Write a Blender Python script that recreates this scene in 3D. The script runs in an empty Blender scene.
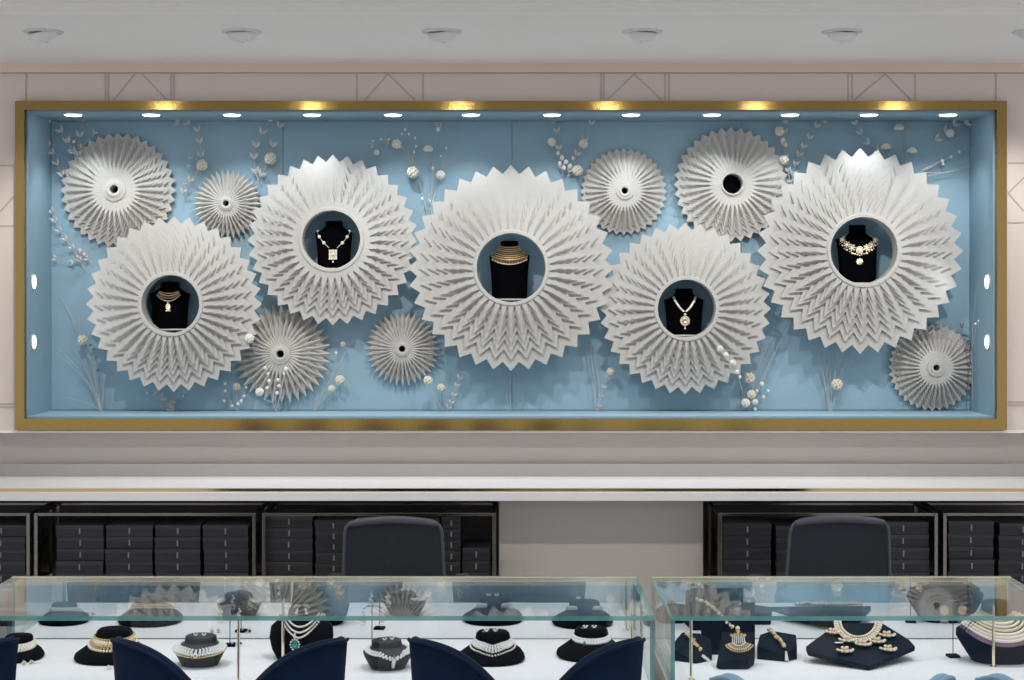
import bpy, math, random
from mathutils import Vector, Matrix
random.seed(7)
S = bpy.context.scene
col = S.collection
F = 1600.0; PX, PY, H = 507.0, 292.0, 1.87
PI = math.pi
def X(px, Y): return (px-PX)*Y/F
def Z(py, Y): return H-(py-PY)*Y/F

# ---------------------------------------------------------------- materials
def mat(name, rgb, rough=.6, metal=0., noise=0., nscale=40., bump=0., sheen=0., coat=0., spec=.5, emit=0., alpha=1., stretch=None):
    m = bpy.data.materials.new(name); m.use_nodes = True
    nt = m.node_tree; b = nt.nodes['Principled BSDF']
    b.inputs['Base Color'].default_value = (*rgb, 1); b.inputs['Roughness'].default_value = rough
    b.inputs['Metallic'].default_value = metal; b.inputs['Specular IOR Level'].default_value = spec
    if sheen: b.inputs['Sheen Weight'].default_value = sheen; b.inputs['Sheen Roughness'].default_value = .4
    if coat: b.inputs['Coat Weight'].default_value = coat
    if alpha < 1: b.inputs['Alpha'].default_value = alpha
    if emit:
        b.inputs['Emission Color'].default_value = (*rgb, 1); b.inputs['Emission Strength'].default_value = emit
    if noise or bump:
        tc = nt.nodes.new('ShaderNodeTexCoord'); mp = nt.nodes.new('ShaderNodeMapping')
        nt.links.new(tc.outputs['Object'], mp.inputs['Vector'])
        if stretch: mp.inputs['Scale'].default_value = stretch
        n = nt.nodes.new('ShaderNodeTexNoise'); n.inputs['Scale'].default_value = nscale; n.inputs['Detail'].default_value = 4
        nt.links.new(mp.outputs['Vector'], n.inputs['Vector'])
        if noise:
            r = nt.nodes.new('ShaderNodeMix'); r.data_type = 'RGBA'
            r.inputs['A'].default_value = (*[c*(1-noise) for c in rgb], 1)
            r.inputs['B'].default_value = (*[min(1, c*(1+noise)) for c in rgb], 1)
            nt.links.new(n.outputs['Fac'], r.inputs['Factor']); nt.links.new(r.outputs['Result'], b.inputs['Base Color'])
        if bump:
            bp = nt.nodes.new('ShaderNodeBump'); bp.inputs['Strength'].default_value = bump; bp.inputs['Distance'].default_value = .002
            nt.links.new(n.outputs['Fac'], bp.inputs['Height']); nt.links.new(bp.outputs['Normal'], b.inputs['Normal'])
    return m
def glass_mat(name, tint):
    m = bpy.data.materials.new(name); m.use_nodes = True; nt = m.node_tree
    for n in list(nt.nodes): nt.nodes.remove(n)
    o = nt.nodes.new('ShaderNodeOutputMaterial'); mx = nt.nodes.new('ShaderNodeMixShader')
    t = nt.nodes.new('ShaderNodeBsdfTransparent'); g = nt.nodes.new('ShaderNodeBsdfGlossy'); f = nt.nodes.new('ShaderNodeFresnel')
    f.inputs['IOR'].default_value = 1.30; t.inputs['Color'].default_value = (*tint, 1); g.inputs['Roughness'].default_value = 0.0
    g.inputs['Color'].default_value = (1, 1, 1, 1)
    gm = nt.nodes.new('ShaderNodeNewGeometry'); mi = nt.nodes.new('ShaderNodeMix'); mi.inputs['A'].default_value = 1.30; mi.inputs['B'].default_value = 1/1.30
    nt.links.new(gm.outputs['Backfacing'], mi.inputs['Factor']); nt.links.new(mi.outputs['Result'], f.inputs['IOR'])
    nt.links.new(f.outputs[0], mx.inputs[0]); nt.links.new(t.outputs[0], mx.inputs[1]); nt.links.new(g.outputs[0], mx.inputs[2])
    nt.links.new(mx.outputs[0], o.inputs[0])
    return m
M = dict(
 wall=mat('wall_paint', (.73, .64, .585), .6, noise=.02, nscale=3),
 lower=mat('lower_wall_paint', (.50, .465, .435), .7, noise=.02, nscale=3),
 dark=mat('dark_backing', (.06, .05, .045), .5, noise=.2, nscale=8),
 cornice=mat('cornice_paint', (.78, .60, .50), .6, noise=.02, nscale=3),
 ceil=mat('ceiling_paint', (.86, .845, .82), .7, noise=.015, nscale=4),
 line=mat('inlay_line', (.50, .43, .39), .5, noise=.05, nscale=9),
 blue=mat('blue_lining', (.27, .41, .50), .62, noise=.07, nscale=5, bump=.05, spec=.3),
 seam=mat('seam_shadow_gap', (.17, .29, .37), .7, noise=.05),
 brass=mat('brushed_brass', (.37, .245, .085), .11, 1., noise=.08, nscale=14, bump=.012, stretch=(3, 3, 60)),
 brassm=mat('polished_brass', (.72, .55, .26), .12, 1., noise=.05, nscale=6),
 champagne=mat('champagne_metal', (.95, .84, .60), .22, 1., noise=.05),
 paper=mat('white_card', (.465, .46, .44), .75, noise=.03, nscale=60, bump=.03, spec=.15),
 paper2=mat('grey_white_card', (.48, .465, .435), .75, noise=.03, nscale=60, bump=.03, spec=.15),
 hole=mat('bore_shade', (.004, .005, .007), .9, noise=.1, spec=.02),
 velvet=mat('black_velvet', (.0018, .0018, .003), .95, noise=.3, nscale=50, spec=.03),
 velvet2=mat('charcoal_velvet', (.004, .0045, .008), .9, noise=.25, nscale=60, sheen=.02, spec=.06),
 velvetg=mat('grey_leatherette', (.013, .013, .016), .55, noise=.15, nscale=60, spec=.3),
 navyblk=mat('navy_leatherette', (.0035, .007, .016), .8, noise=.2, nscale=60, spec=.12),
 gold=mat('gold_jewellery', (.85, .60, .28), .22, .9, noise=.2, nscale=200),
 palegold=mat('pale_gold_stones', (.82, .70, .50), .25, .45, noise=.2, nscale=200),
 pearl=mat('pearl', (.86, .78, .68), .22, .1, noise=.08, nscale=200, coat=.5),
 diamond=mat('clear_stones', (.86, .88, .93), .12, .15, noise=.3, nscale=260),
 emerald=mat('emerald', (.0, .30, .20), .1, 0., noise=.2, nscale=200, coat=1),
 purple=mat('amethyst', (.24, .12, .22), .15, 0., noise=.2, nscale=200, coat=1),
 pink=mat('pink_enamel', (.62, .34, .28), .25, 0., noise=.2, nscale=200),
 ribbon=mat('satin_ribbon', (.72, .70, .68), .35, .2, noise=.1, nscale=120),
 tagw=mat('white_tag', (.78, .78, .80), .5, noise=.04, nscale=90),
 riser=mat('grey_upstand', (.34, .33, .32), .6, noise=.02, nscale=4),
 ledge=mat('white_lacquer', (.73, .72, .745), .35, noise=.01, nscale=4),
 deck=mat('white_marble_deck', (.68, .69, .745), .5, noise=.03, nscale=9, spec=.3),
 cab=mat('cabinet_panel', (.62, .61, .60), .5, noise=.02, nscale=4),
 edge=mat('green_glass_edge', (.14, .38, .37), .08, noise=.15, nscale=4, coat=.6, alpha=.82),
 chrome=mat('chrome_tube', (.22, .205, .19), .18, 1., noise=.05),
 blackbox=mat('black_box_board', (.013, .014, .018), .45, noise=.2, nscale=30, spec=.4),
 lidbox=mat('black_box_lid', (.018, .019, .024), .4, noise=.2, nscale=30, spec=.5),
 boxtag=mat('box_label', (.20, .19, .18), .5, noise=.6, nscale=400),
 mesh=mat('chair_mesh', (.012, .014, .024), .7, noise=.25, nscale=300, alpha=.88),
 meshrim=mat('chair_rim', (.055, .06, .08), .5, noise=.08),
 plastic=mat('black_plastic', (.02, .02, .022), .5, noise=.1),
 navy=mat('navy_velvet_fabric', (.005, .013, .036), .85, noise=.25, nscale=40, sheen=.05, spec=.1),
 skyblue=mat('sky_blue_velvet', (.21, .36, .49), .85, noise=.1, nscale=40, sheen=.25, spec=.1),
 wood=mat('dark_leg', (.03, .02, .015), .5, noise=.2),
 stemw=mat('pale_stem', (.42, .44, .43), .7, noise=.15, nscale=80),
 stemd=mat('blue_grey_stem', (.16, .20, .24), .7, noise=.2, nscale=80),
 leafw=mat('pale_leaf', (.50, .51, .50), .7, noise=.15, nscale=80),
 leafd=mat('slate_leaf', (.14, .19, .23), .7, noise=.2, nscale=80),
 flower=mat('cream_blossom', (.72, .67, .57), .8, noise=.15, nscale=150, bump=.3),
 flowerw=mat('white_blossom', (.76, .74, .68), .8, noise=.1, nscale=150, bump=.3),
 flowerp=mat('dusty_pink_blossom', (.58, .47, .44), .8, noise=.15, nscale=150, bump=.3),
 lampw=mat('lamp_housing', (.72, .72, .74), .5, noise=.03),
 ring=mat('lamp_ring', (.62, .64, .66), .4, noise=.02),
 lens=mat('lit_lens', (.92, .96, 1.), .5, emit=9.),
 roomlens=mat('lit_downlight_lens', (1., .93, .80), .5, emit=14.),
 flushlens=mat('lit_flush_lens', (1., .93, .80), .5, emit=90.),
 floor=mat('pale_floor', (.62, .62, .61), .3, noise=.03, nscale=2),
)
M['glass'] = glass_mat('clear_glass', (.98, .995, .99))
mir = mat('mirror', (.80, .84, .85), .015, 1., noise=.01, nscale=2); M['mirror'] = mir

# ---------------------------------------------------------------- mesh collector
class MB:
    def __init__(s): s.v = []; s.f = []; s.m = []
    def add(s, vs, fs, mi=0):
        k = len(s.v); s.v += [tuple(v) for v in vs]; s.f += [tuple(k+i for i in f) for f in fs]; s.m += [mi]*len(fs); return s
    def box(s, x0, x1, y0, y1, z0, z1, mi=0):
        vs = [(x0,y0,z0),(x1,y0,z0),(x1,y1,z0),(x0,y1,z0),(x0,y0,z1),(x1,y0,z1),(x1,y1,z1),(x0,y1,z1)]
        return s.add(vs, [(0,3,2,1),(4,5,6,7),(0,1,5,4),(1,2,6,5),(2,3,7,6),(3,0,4,7)], mi)
    def cyl(s, a, b, r0, r1=None, n=8, mi=0, cap=True):
        a = Vector(a); b = Vector(b); r1 = r0 if r1 is None else r1
        d = (b-a).normalized(); u = d.orthogonal().normalized(); w = d.cross(u)
        vs = [a+(u*math.cos(2*PI*i/n)+w*math.sin(2*PI*i/n))*r0 for i in range(n)]+[b+(u*math.cos(2*PI*i/n)+w*math.sin(2*PI*i/n))*r1 for i in range(n)]
        fs = [(i,(i+1)%n,n+(i+1)%n,n+i) for i in range(n)]
        if cap: fs += [tuple(range(n-1,-1,-1)), tuple(range(n,2*n))]
        return s.add(vs, fs, mi)
    def tube(s, pts, r0, r1=None, n=5, mi=0):
        r1 = r0 if r1 is None else r1; N = len(pts); pts = [Vector(p) for p in pts]
        vs = []; fs = []; u = None
        for i, p in enumerate(pts):
            d = (pts[min(i+1,N-1)]-pts[max(i-1,0)]).normalized()
            if u is None: u = d.orthogonal().normalized()
            u = (u-d*u.dot(d)).normalized(); w = d.cross(u); r = r0+(r1-r0)*i/(N-1)
            vs += [p+(u*math.cos(2*PI*k/n)+w*math.sin(2*PI*k/n))*r for k in range(n)]
        for i in range(N-1):
            fs += [(i*n+k, i*n+(k+1)%n, (i+1)*n+(k+1)%n, (i+1)*n+k) for k in range(n)]
        fs += [tuple(range(n-1,-1,-1)), tuple(range((N-1)*n, N*n))]
        return s.add(vs, fs, mi)
    def ball(s, c, r, n=6, k=4, mi=0, sc=(1,1,1)):
        vs = [(c[0],c[1],c[2]+r*sc[2])]
        for j in range(1,k):
            t = PI*j/k
            vs += [(c[0]+r*sc[0]*math.sin(t)*math.cos(2*PI*i/n), c[1]+r*sc[1]*math.sin(t)*math.sin(2*PI*i/n), c[2]+r*sc[2]*math.cos(t)) for i in range(n)]
        vs.append((c[0],c[1],c[2]-r*sc[2])); L = len(vs)-1
        fs = [(0,1+i,1+(i+1)%n) for i in range(n)]
        for j in range(k-2):
            a = 1+j*n; fs += [(a+i,a+n+i,a+n+(i+1)%n,a+(i+1)%n) for i in range(n)]
        a = 1+(k-2)*n; fs += [(a+i,L,a+(i+1)%n) for i in range(n)]
        return s.add(vs, fs, mi)
    def loft(s, rings, mi=0, cap=True):
        n = len(rings[0]); vs = [p for r in rings for p in r]; fs = []
        for i in range(len(rings)-1):
            fs += [(i*n+k, i*n+(k+1)%n, (i+1)*n+(k+1)%n, (i+1)*n+k) for k in range(n)]
        if cap: fs += [tuple(range(n-1,-1,-1)), tuple(range((len(rings)-1)*n, len(rings)*n))]
        return s.add(vs, fs, mi)
    def lathe(s, prof, c=(0,0,0), n=24, mi=0, axis='z'):
        rings = []
        for r, h in prof:
            ring = []
            for i in range(n):
                a = 2*PI*i/n; x, y = r*math.cos(a), r*math.sin(a)
                ring.append((c[0]+x, c[1]+y, c[2]+h) if axis == 'z' else ((c[0]+x, c[1]-h, c[2]+y) if axis == 'y' else (c[0]+h, c[1]+x, c[2]+y)))
            rings.append(ring)
        return s.loft(rings, mi)
    def build(s, name, m, parent=None, at=(0,0,0), smooth=False, bevel=0):
        me = bpy.data.meshes.new(name); me.from_pydata(s.v, [], s.f)
        for q in (m if isinstance(m, (list, tuple)) else [m]): me.materials.append(M[q])
        for p, i in zip(me.polygons, s.m): p.material_index = i
        import bmesh
        bm = bmesh.new(); bm.from_mesh(me); bmesh.ops.recalc_face_normals(bm, faces=bm.faces[:]); bm.to_mesh(me); bm.free()
        if smooth:
            me.shade_smooth()
            me.set_sharp_from_angle(angle=math.radians(50))
        o = bpy.data.objects.new(name, me); col.objects.link(o)
        if parent: o.parent = parent
        o.location = at
        if bevel:
            b = o.modifiers.new('bevel', 'BEVEL'); b.width = bevel; b.segments = 2; b.limit_method = 'ANGLE'
        return o
def shift(mb, d):
    mb.v = [(x-d[0], y-d[1], z-d[2]) for x, y, z in mb.v]; return mb
def thing(name, label, cat, loc=(0,0,0), rz=0, group=None):
    o = bpy.data.objects.new(name, None); col.objects.link(o); o.empty_display_size = .05
    o.location = loc; o.rotation_euler = (0, 0, rz); o['label'] = label; o['category'] = cat
    if group: o['group'] = group
    return o
def tag(o, label, cat, group=None):
    o['label'] = label; o['category'] = cat
    if group: o['group'] = group
    return o
def struct(o, label=None):
    o['kind'] = 'structure'
    if label: o['label'] = label
    return o
def copy_tree(o, parent=None):
    c = o.copy(); col.objects.link(c)
    if parent: c.parent = parent
    for ch in list(o.children): copy_tree(ch, c)
    return c

# ---------------------------------------------------------------- room
YW = 8.2                       # wall face
NX0, NX1, NZ0, NZ1, NYB = X(26.5,YW), X(994.6,YW), Z(418.5,YW), Z(110.3,YW), 8.6
CZ = Z(64, YW)
WB = Z(432, YW)
b = MB()
b.box(-6, NX0, YW, 8.75, WB, CZ+.1); b.box(NX1, 6, YW, 8.75, WB, CZ+.1)
b.box(NX0, NX1, YW, 8.75, NZ1, CZ+.1); b.box(NX0, NX1, YW, 8.75, WB, NZ0)
b.box(NX0, NX1, 8.64, 8.75, NZ0, NZ1)
struct(b.build('wall_back', 'wall'), 'beige upper wall around the blue display niche')
b = MB(); b.box(-6, 6, 8.27, 8.75, 0, WB)
struct(b.build('wall_lower', 'lower'), 'taupe lower wall under the display niche')
b = MB(); b.box(-6.2, 6.2, -4, 8.75, -.1, 0)
struct(b.build('floor', 'floor'), 'pale shop floor')
# ceiling, a raised tray with stepped moulding in front
cy = 1.0*(CZ-H)*F/(PY-14)
b = MB(); b.box(-6.2, 6.2, cy, 8.75, CZ, CZ+.1)
struct(b.build('ceiling', 'ceil'), 'white flat ceiling strip above the niche')
b = MB(); b.box(-6.2, 6.2, 2.2, cy, CZ+.03, CZ+.1)
b.box(-6.2, 6.2, cy-.02, cy, CZ+.015, CZ+.1); b.box(-6.2, 6.2, cy-.16, cy-.13, CZ+.018, CZ+.1); b.box(-6.2, 6.2, cy-.26, cy-.24, CZ+.012, CZ+.1)
struct(b.build('trim_1', 'ceil'), 'stepped white moulding along the ceiling edge')
b = MB(); b.box(-6, 6, YW-.03, YW, Z(72, YW-.03), CZ)
struct(b.build('trim_2', 'cornice'), 'pinkish cornice band where wall meets ceiling')
b = MB(); b.box(-6, 6, YW-.012, YW+.0, WB-.004, WB+.008)
struct(b.build('trim_3', 'ceil'), 'thin pale lip under the niche wall')
# inlay lines
def inlay(name, segs, lab):
    b = MB(); w = .0035
    for x0, y0, x1, y1 in segs:
        a = Vector((X(x0,YW), Z(y0,YW))); c = Vector((X(x1,YW), Z(y1,YW))); d = (c-a).normalized(); n = Vector((-d.y, d.x))*w
        q = [a+n, a-n, c-n, c+n]
        b.add([(p.x, YW-.003, p.y) for p in q]+[(p.x, YW+.002, p.y) for p in q], [(0,1,2,3),(7,6,5,4),(0,4,5,1),(1,5,6,2),(2,6,7,3),(3,7,4,0)])
    struct(b.build(name, 'line'), lab)
k = 4
for (a, a2, c, c2, p0, p1, e0, e1) in [(105.5,108.5,171,174,135,142,114,167), (357,None,423,None,388,388,365,415), (601,604,665,669,634,634,607,662), (848,852,915,None,885,885,854,911)]:
    segs = [(a,74,a,100),(c,74,c,100),(p0,74,e0,100),(p1,74,e1,100)]
    if a2: segs.append((a2,74,a2,100))
    if c2: segs.append((c2,74,c2,100))
    inlay('trim_%d' % k, segs, 'fine inlaid diamond lines above the brass frame'); k += 1
inlay('trim_8', [(26,73,26,100),(-60,165.7,14,165.7),(-60,226,14,226),(-20,234,14,196),(-60,407,14,407),(-60,404,14,404)], 'inlaid panel lines left of the niche')
inlay('trim_9', [(996,73,996,100),(1008,163,1100,163),(1008,222.5,1100,222.5),(1008,193,1040,229),(1008,193,1040,162),(1008,405,1100,405),(1008,402,1100,402)], 'inlaid panel lines right of the niche')
inlay('trim_10', [(-60,73,1100,73)], 'fine horizontal line under the cornice')

# niche lining
b = MB(); t = .012
b.box(NX0, NX0+t, YW-.01, NYB+.03, NZ0, NZ1); b.box(NX1-t, NX1, YW-.01, NYB+.03, NZ0, NZ1)
b.box(NX0+t, NX1-t, YW-.01, NYB+.03, NZ1-t, NZ1); b.box(NX0+t, NX1-t, YW-.01, NYB+.03, NZ0, NZ0+t)
struct(b.build('wall_niche_sides', 'blue'), 'pale blue reveal of the wall niche')
b = MB(); b.box(NX0+t, NX1-t, NYB+.012, NYB+.03, NZ0+t, NZ1-t, 1)
seams = [NX0+t]+[X(v, NYB) for v in (283, 512, 741)]+[NX1-t]
for i in range(4):
    b.box(seams[i]+.0014, seams[i+1]-.0014, NYB, NYB+.014, NZ0+t+.004, NZ1-t-.002, 0)
struct(b.build('wall_niche_back', ['blue', 'seam']), 'light blue back panels of the niche')

# brass frame
OX0, OX1, OZ0, OZ1 = X(15,8.15), X(1007,8.15), Z(430,8.15), Z(101,8.15)
IX0, IX1, IZ0, IZ1 = NX0+.003, NX1-.003, NZ0+.003, NZ1-.003
fr = thing('brass_frame', 'long brushed brass rectangular frame bordering the blue display niche', 'frame', ((OX0+OX1)/2, YW, OZ0))
def mitre(o4, i4, name):
    b = MB(); y0, y1 = 8.15, YW+.02
    q = o4+i4
    vs = [(x, y0, z) for x, z in q]+[(x, y1, z) for x, z in q]
    b.add(vs, [(0,1,3,2),(4,6,7,5),(0,4,5,1),(2,3,7,6),(0,2,6,4),(1,5,7,3)])
    shift(b, fr.location); b.build(name, 'brass', fr)
mitre([(OX0,OZ1),(OX1,OZ1)], [(IX0,IZ1),(IX1,IZ1)], 'top_rail')
mitre([(OX0,OZ0),(OX1,OZ0)], [(IX0,IZ0),(IX1,IZ0)], 'bottom_rail')
mitre([(OX0,OZ0),(OX0,OZ1)], [(IX0,IZ0),(IX0,IZ1)], 'side_rail')
mitre([(OX1,OZ0),(OX1,OZ1)], [(IX1,IZ0),(IX1,IZ1)], 'side_rail')

# ---------------------------------------------------------------- lamps
def spot(loc, aim, power, size, blend, rad, colr, name='spot'):
    l = bpy.data.lights.new(name, 'SPOT'); l.energy = power; l.spot_size = math.radians(size); l.spot_blend = blend
    l.shadow_soft_size = rad; l.color = colr
    o = bpy.data.objects.new(name, l); col.objects.link(o); o.location = loc
    o.rotation_euler = (Vector(aim)-Vector(loc)).to_track_quat('-Z', 'Y').to_euler(); return o
NYL = 8.262
nxs = [73,151,232,312,393,471,552,631,712,790,869,948]
ords = ['first','second','third','fourth','fifth','sixth','seventh','eighth','ninth','tenth','eleventh','twelfth']
for i, px in enumerate(nxs):
    x = X(px, NYL); z = NZ1-t
    th = thing('recessed_spotlight', 'lit round recessed spotlight in the niche ceiling, %s of twelve counted from the left' % ords[i], 'spotlight', (x, NYL, z), group='recessed spotlights of the niche ceiling')
    MB().lathe([(.052,.0),(.052,-.004),(.044,-.006),(.044,.0)]).build('trim_ring', 'ring', th, smooth=True)
    MB().lathe([(.0435,-.001),(.0435,-.0075),(.03,-.0105),(.001,-.0115)]).build('lens', 'lens', th)
    spot((x, NYL, z-.02), (x, 8.58, z-1.0), 9, 90, .8, .02, (.90, .97, 1.), 'niche_spot')
for (sx, xx, nm) in ((1, NX0+t, 'left'), (-1, NX1-t, 'right')):
    for j, py in enumerate((282, 342)):
        z = Z(py, 8.275)
        th = thing('recessed_spotlight', 'lit round side spotlight in the %s end of the niche, %s of its pair' % (nm, ('upper','lower')[j]), 'spotlight', (xx, 8.275, z), group='recessed spotlights of the niche ends')
        b = MB()
        b.lathe([(.042,.0),(.042,sx*.004),(.034,sx*.006),(.034,0)], axis='x'); b.build('trim_ring', 'ring', th, smooth=True)
        MB().lathe([(.0335,sx*.001),(.0335,sx*.0055),(.02,sx*.0065),(.001,sx*.0065)], axis='x').build('lens', 'lens', th)
        spot((xx+sx*.02, 8.275, z), (xx+sx*1., 8.45, z-.1), 2, 90, .7, .02, (.90,.97,1.), 'side_spot')
# ceiling downlights aimed at the wall
LY = 7.17
dx = [43,242,442,642,842,1033]
for i, px in enumerate(dx):
    x = X(px, LY); tilt = [-.12,-.02,-.08,.05,.02,.04][i]
    th = thing('ceiling_downlight', 'white gimbal ceiling downlight, %s from the left, its head tipped towards the wall' % ords[i], 'downlight', (x, LY, CZ), group='ceiling downlights above the niche')
    MB().lathe([(.066,0),(.092,0),(.090,-.006),(.070,-.010),(.066,-.004)], n=32).build('trim_ring', 'ring', th, smooth=True)
    b = MB(); b.lathe([(.062,.004),(.067,-.006),(.064,-.020),(.054,-.036),(.035,-.043),(.01,-.046),(.006,-.054),(.001,-.055)], n=28)
    R = Matrix.Rotation(.28, 4, 'X') @ Matrix.Rotation(tilt*2, 4, 'Y')
    b.v = [tuple(R @ Vector(v)) for v in b.v]
    b.build('head', 'lampw', th, smooth=True)
    # lit aperture on the wall side of the head
    c = MB(); c.lathe([(.022,0),(.022,.006),(.001,.007)], n=20, axis='y')
    R = Matrix.Rotation(2.9, 4, 'X')
    c.v = [tuple(R @ Vector(v) + Vector((0, .062, -.010))) for v in c.v]
    c.build('lens', 'roomlens', th)
    spot((x, LY+.10, CZ-.07), (x, 8.2, 1.72), 48, 80, .7, .03, (1., .96, .92), 'wall_washer')

for i, px in enumerate([165,312,460,608,755,894]):
    x = (px-PX)*10.38/F; y = 16.3-10.38
    th = thing('flush_downlight', 'lit flush ceiling downlight just above the picture edge, %s from the left' % ords[i], 'downlight', (x, y, CZ+.03), group='flush downlights in the raised ceiling')
    MB().lathe([(.055,0),(.070,0),(.068,-.006),(.055,-.004)], n=28).build('trim_ring', 'ring', th, smooth=True)
    MB().lathe([(.054,.0),(.054,-.004),(.03,-.006),(.001,-.006)], n=28).build('lens', 'flushlens', th)
    spot((x, y, CZ+.01), (x, y+.6, 0), 40, 110, .9, .05, (1., .96, .92), 'flush_spot')

# ---------------------------------------------------------------- paper fans
VAL = [.914,.79,.69,.605,.515,.44,.36,.285,.215]
AMP = [.086,.105,.12,.13,.14,.15,.15,.13,.10]
def fan(px, py, R_px, h_px, depth, yback, label, big, pleat=None, small_kind=0, sleeve=False):
    yf = yback-depth
    Rm = R_px*(yback-.01)/F; hole = h_px*yf/F
    cx, cz = X(px, yback-.01), Z(py, yback-.01)
    N = 36
    root = thing('paper_fan', label, 'paper fan', (cx, yback, cz), group='white pleated paper fans in the niche')
    if big: lay = [(v, v+a) for v, a in zip(VAL, AMP) if v > hole/Rm+.025]
    elif small_kind == 0: lay = [(v, v+a) for v, a in zip(VAL[:7], AMP[:7])]
    else: lay = [(.80, 1.), (.55,.84), (.34,.62)]
    nl = len(lay); dz = depth/(nl+.6); P = (pleat if pleat is not None else .004)
    bigstyle = big or hole/Rm > .12
    rin = hole+ (.018 if big else .010); disc = rin if bigstyle else Rm*.20
    cone = 0 if big else .006
    b = MB(); n2 = 2*N
    def yy(k, r, sgn): # surface towards viewer = -y
        return -(dz*(k+1)) - P*sgn*(r/Rm) - cone*(1-r/Rm)
    def star(rv, rt): return [(rt if j % 2 == 0 else rv) for j in range(n2)]
    tp = min(.0045, dz*.42)
    for k, (rv, rt) in enumerate(lay):
        rv *= Rm; rt *= Rm
        outer = star(rv, rt); ri = hole+.004; L4 = [[], [], [], []]
        for j in range(n2):
            a = PI/2+2*PI*j/n2; s = 1 if j % 2 == 0 else -1; r = outer[j]
            L4[0].append((r*math.cos(a), yy(k, r, s), r*math.sin(a)))
            L4[1].append((r*math.cos(a), yy(k, r, s)+tp, r*math.sin(a)))
            L4[2].append((ri*math.cos(a), yy(k, ri, s)+tp, ri*math.sin(a)))
            L4[3].append((ri*math.cos(a), yy(k, ri, s), ri*math.sin(a)))
        fs = []
        for q4 in range(4):
            A_, B_ = q4*n2, ((q4+1) % 4)*n2
            for j in range(n2):
                q = (j+1) % n2; fs.append((A_+j, A_+q, B_+q, B_+j))
        b.add(L4[0]+L4[1]+L4[2]+L4[3], fs)
        if k < nl-1 or True:      # concealed spacer ring carrying the plate
            rs = max(rv*.80, hole+.006); zb_ = 0 if k == 0 else yy(k-1, rs, 0)
            ring = [[(rs*math.cos(2*PI*i/n2), y_, rs*math.sin(2*PI*i/n2)) for i in range(n2)] for y_ in (yy(k, rs, 0)+tp*.5, zb_)]
            b.loft(ring, cap=False)
    # back face and bore
    rr = [lay[0][0]*Rm*.80]*n2; ht = -(dz*nl) - cone - .004
    vs = [(rr[j]*math.cos(PI/2+2*PI*j/n2), 0, rr[j]*math.sin(PI/2+2*PI*j/n2)) for j in range(n2)]
    vs += [(hole*math.cos(PI/2+2*PI*j/n2), 0, hole*math.sin(PI/2+2*PI*j/n2)) for j in range(n2)]
    b.add(vs, [(j, n2+j, n2+(j+1)%n2, (j+1)%n2) for j in range(n2)])
    o = b.build('pleated_disc', 'paper' if big else 'paper2', root)
    # centre hub: smooth ring with the bore
    h = MB()
    if bigstyle: prof = [(hole, 0), (hole, -ht+.0010), (hole+.0015, -ht+.0025), (disc-.0015, -ht+.0025), (disc, -ht+.001), (disc, -ht-.003), (hole+.004, -ht-.003), (hole+.004, .001)]
    else: prof = [(hole, .0), (hole, -ht+.003), (hole*1.25, -ht+.005), (hole*1.8, -ht+.0045), (hole*1.9, -ht+.002), (disc, -ht+.001), (disc+.001, .001)]
    rings = []
    for r, d in prof: rings.append([(r*math.cos(2*PI*i/64), -d, r*math.sin(2*PI*i/64)) for i in range(64)])
    rings.append(rings[0])
    h.loft(rings, cap=False)
    h.build('hub', 'paper' if big else 'paper2', root, smooth=not bigstyle)
    if not big:
        d = MB(); d.lathe([(hole*.98, .002),(hole*.98, .006),(.0005,.006)], n=24, axis='y'); d.build('bore', 'hole', root)  # near-black disc closing the hole, its shade put into the colour
    if sleeve:  # added tube that blocks light behind the plate, keeping the hole dark
        q = MB(); rs = hole+.012
        rings = [[(r*math.cos(2*PI*i/48), y, r*math.sin(2*PI*i/48)) for i in range(48)] for r, y in ((rs,.0005),(rs,NYB-yback-.001),(rs+.004,NYB-yback-.001),(rs+.004,.0005),(rs,.0005))]
        q.loft(rings, cap=False); q.build('shade_sleeve', 'blue', root, smooth=True)
    if NYB-yback > .03:
        for a in (PI/2, PI*7/6, PI*11/6):
            r = Rm*.62; p = MB(); p.cyl((r*math.cos(a), -.005, r*math.sin(a)), (r*math.cos(a), NYB-yback, r*math.sin(a)), .008, n=10)
            p.build('mounting_post', 'champagne', root)
    return root
fans = [
 (333,240,85.5,29,.100,8.462,'large white paper fan framing the necklace with a square pendant',True),
 (174,304,88,29,.108,8.438,'large white paper fan nearest the left end, framing a gold choker with drop pendant',True),
 (511,268,103,34.5,.112,8.438,'largest central white paper fan framing a wide gold collar necklace',True),
 (685,308.5,86,29,.100,8.462,'large white paper fan framing the ribbon necklace with round pendant',True),
 (860,251,103,33.5,.112,8.438,'large white paper fan nearest the right end, framing an ornate bib necklace',True),
]
for a in fans: fan(*a[:5], a[5], a[6], a[7], pleat=0., sleeve=a[0] in (333,174,685))
fan(731,184.5,57.5,10,.075,8.565,'medium white paper fan with wide dark centre hole above the ribbon necklace fan',False,.0006)
fan(118.2,190.3,57.8,4.2,.100,8.585,'medium white paper fan with tiny hole in the top left corner of the niche',False,.0006)
fan(623.7,191.6,43.5,3.2,.095,8.585,'small white paper fan high up between the central and right medium fans',False,.0005)
fan(932.2,367,44,3.2,.095,8.585,'small white paper fan in the lower right corner of the niche',False,.0005)
fan(228.2,204,35,3.0,.085,8.585,'small white paper fan tucked between the top left medium and square pendant fans',False,.006,1)
fan(282,353.5,50,3.8,.085,8.585,'grey-white spiky paper fan low in the niche beneath the square pendant fan',False,.008,1)
fan(402.9,348.5,37.5,3.2,.080,8.585,'smallest spiky paper fan low in the niche, left of the central fan',False,.007,1)

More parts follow.
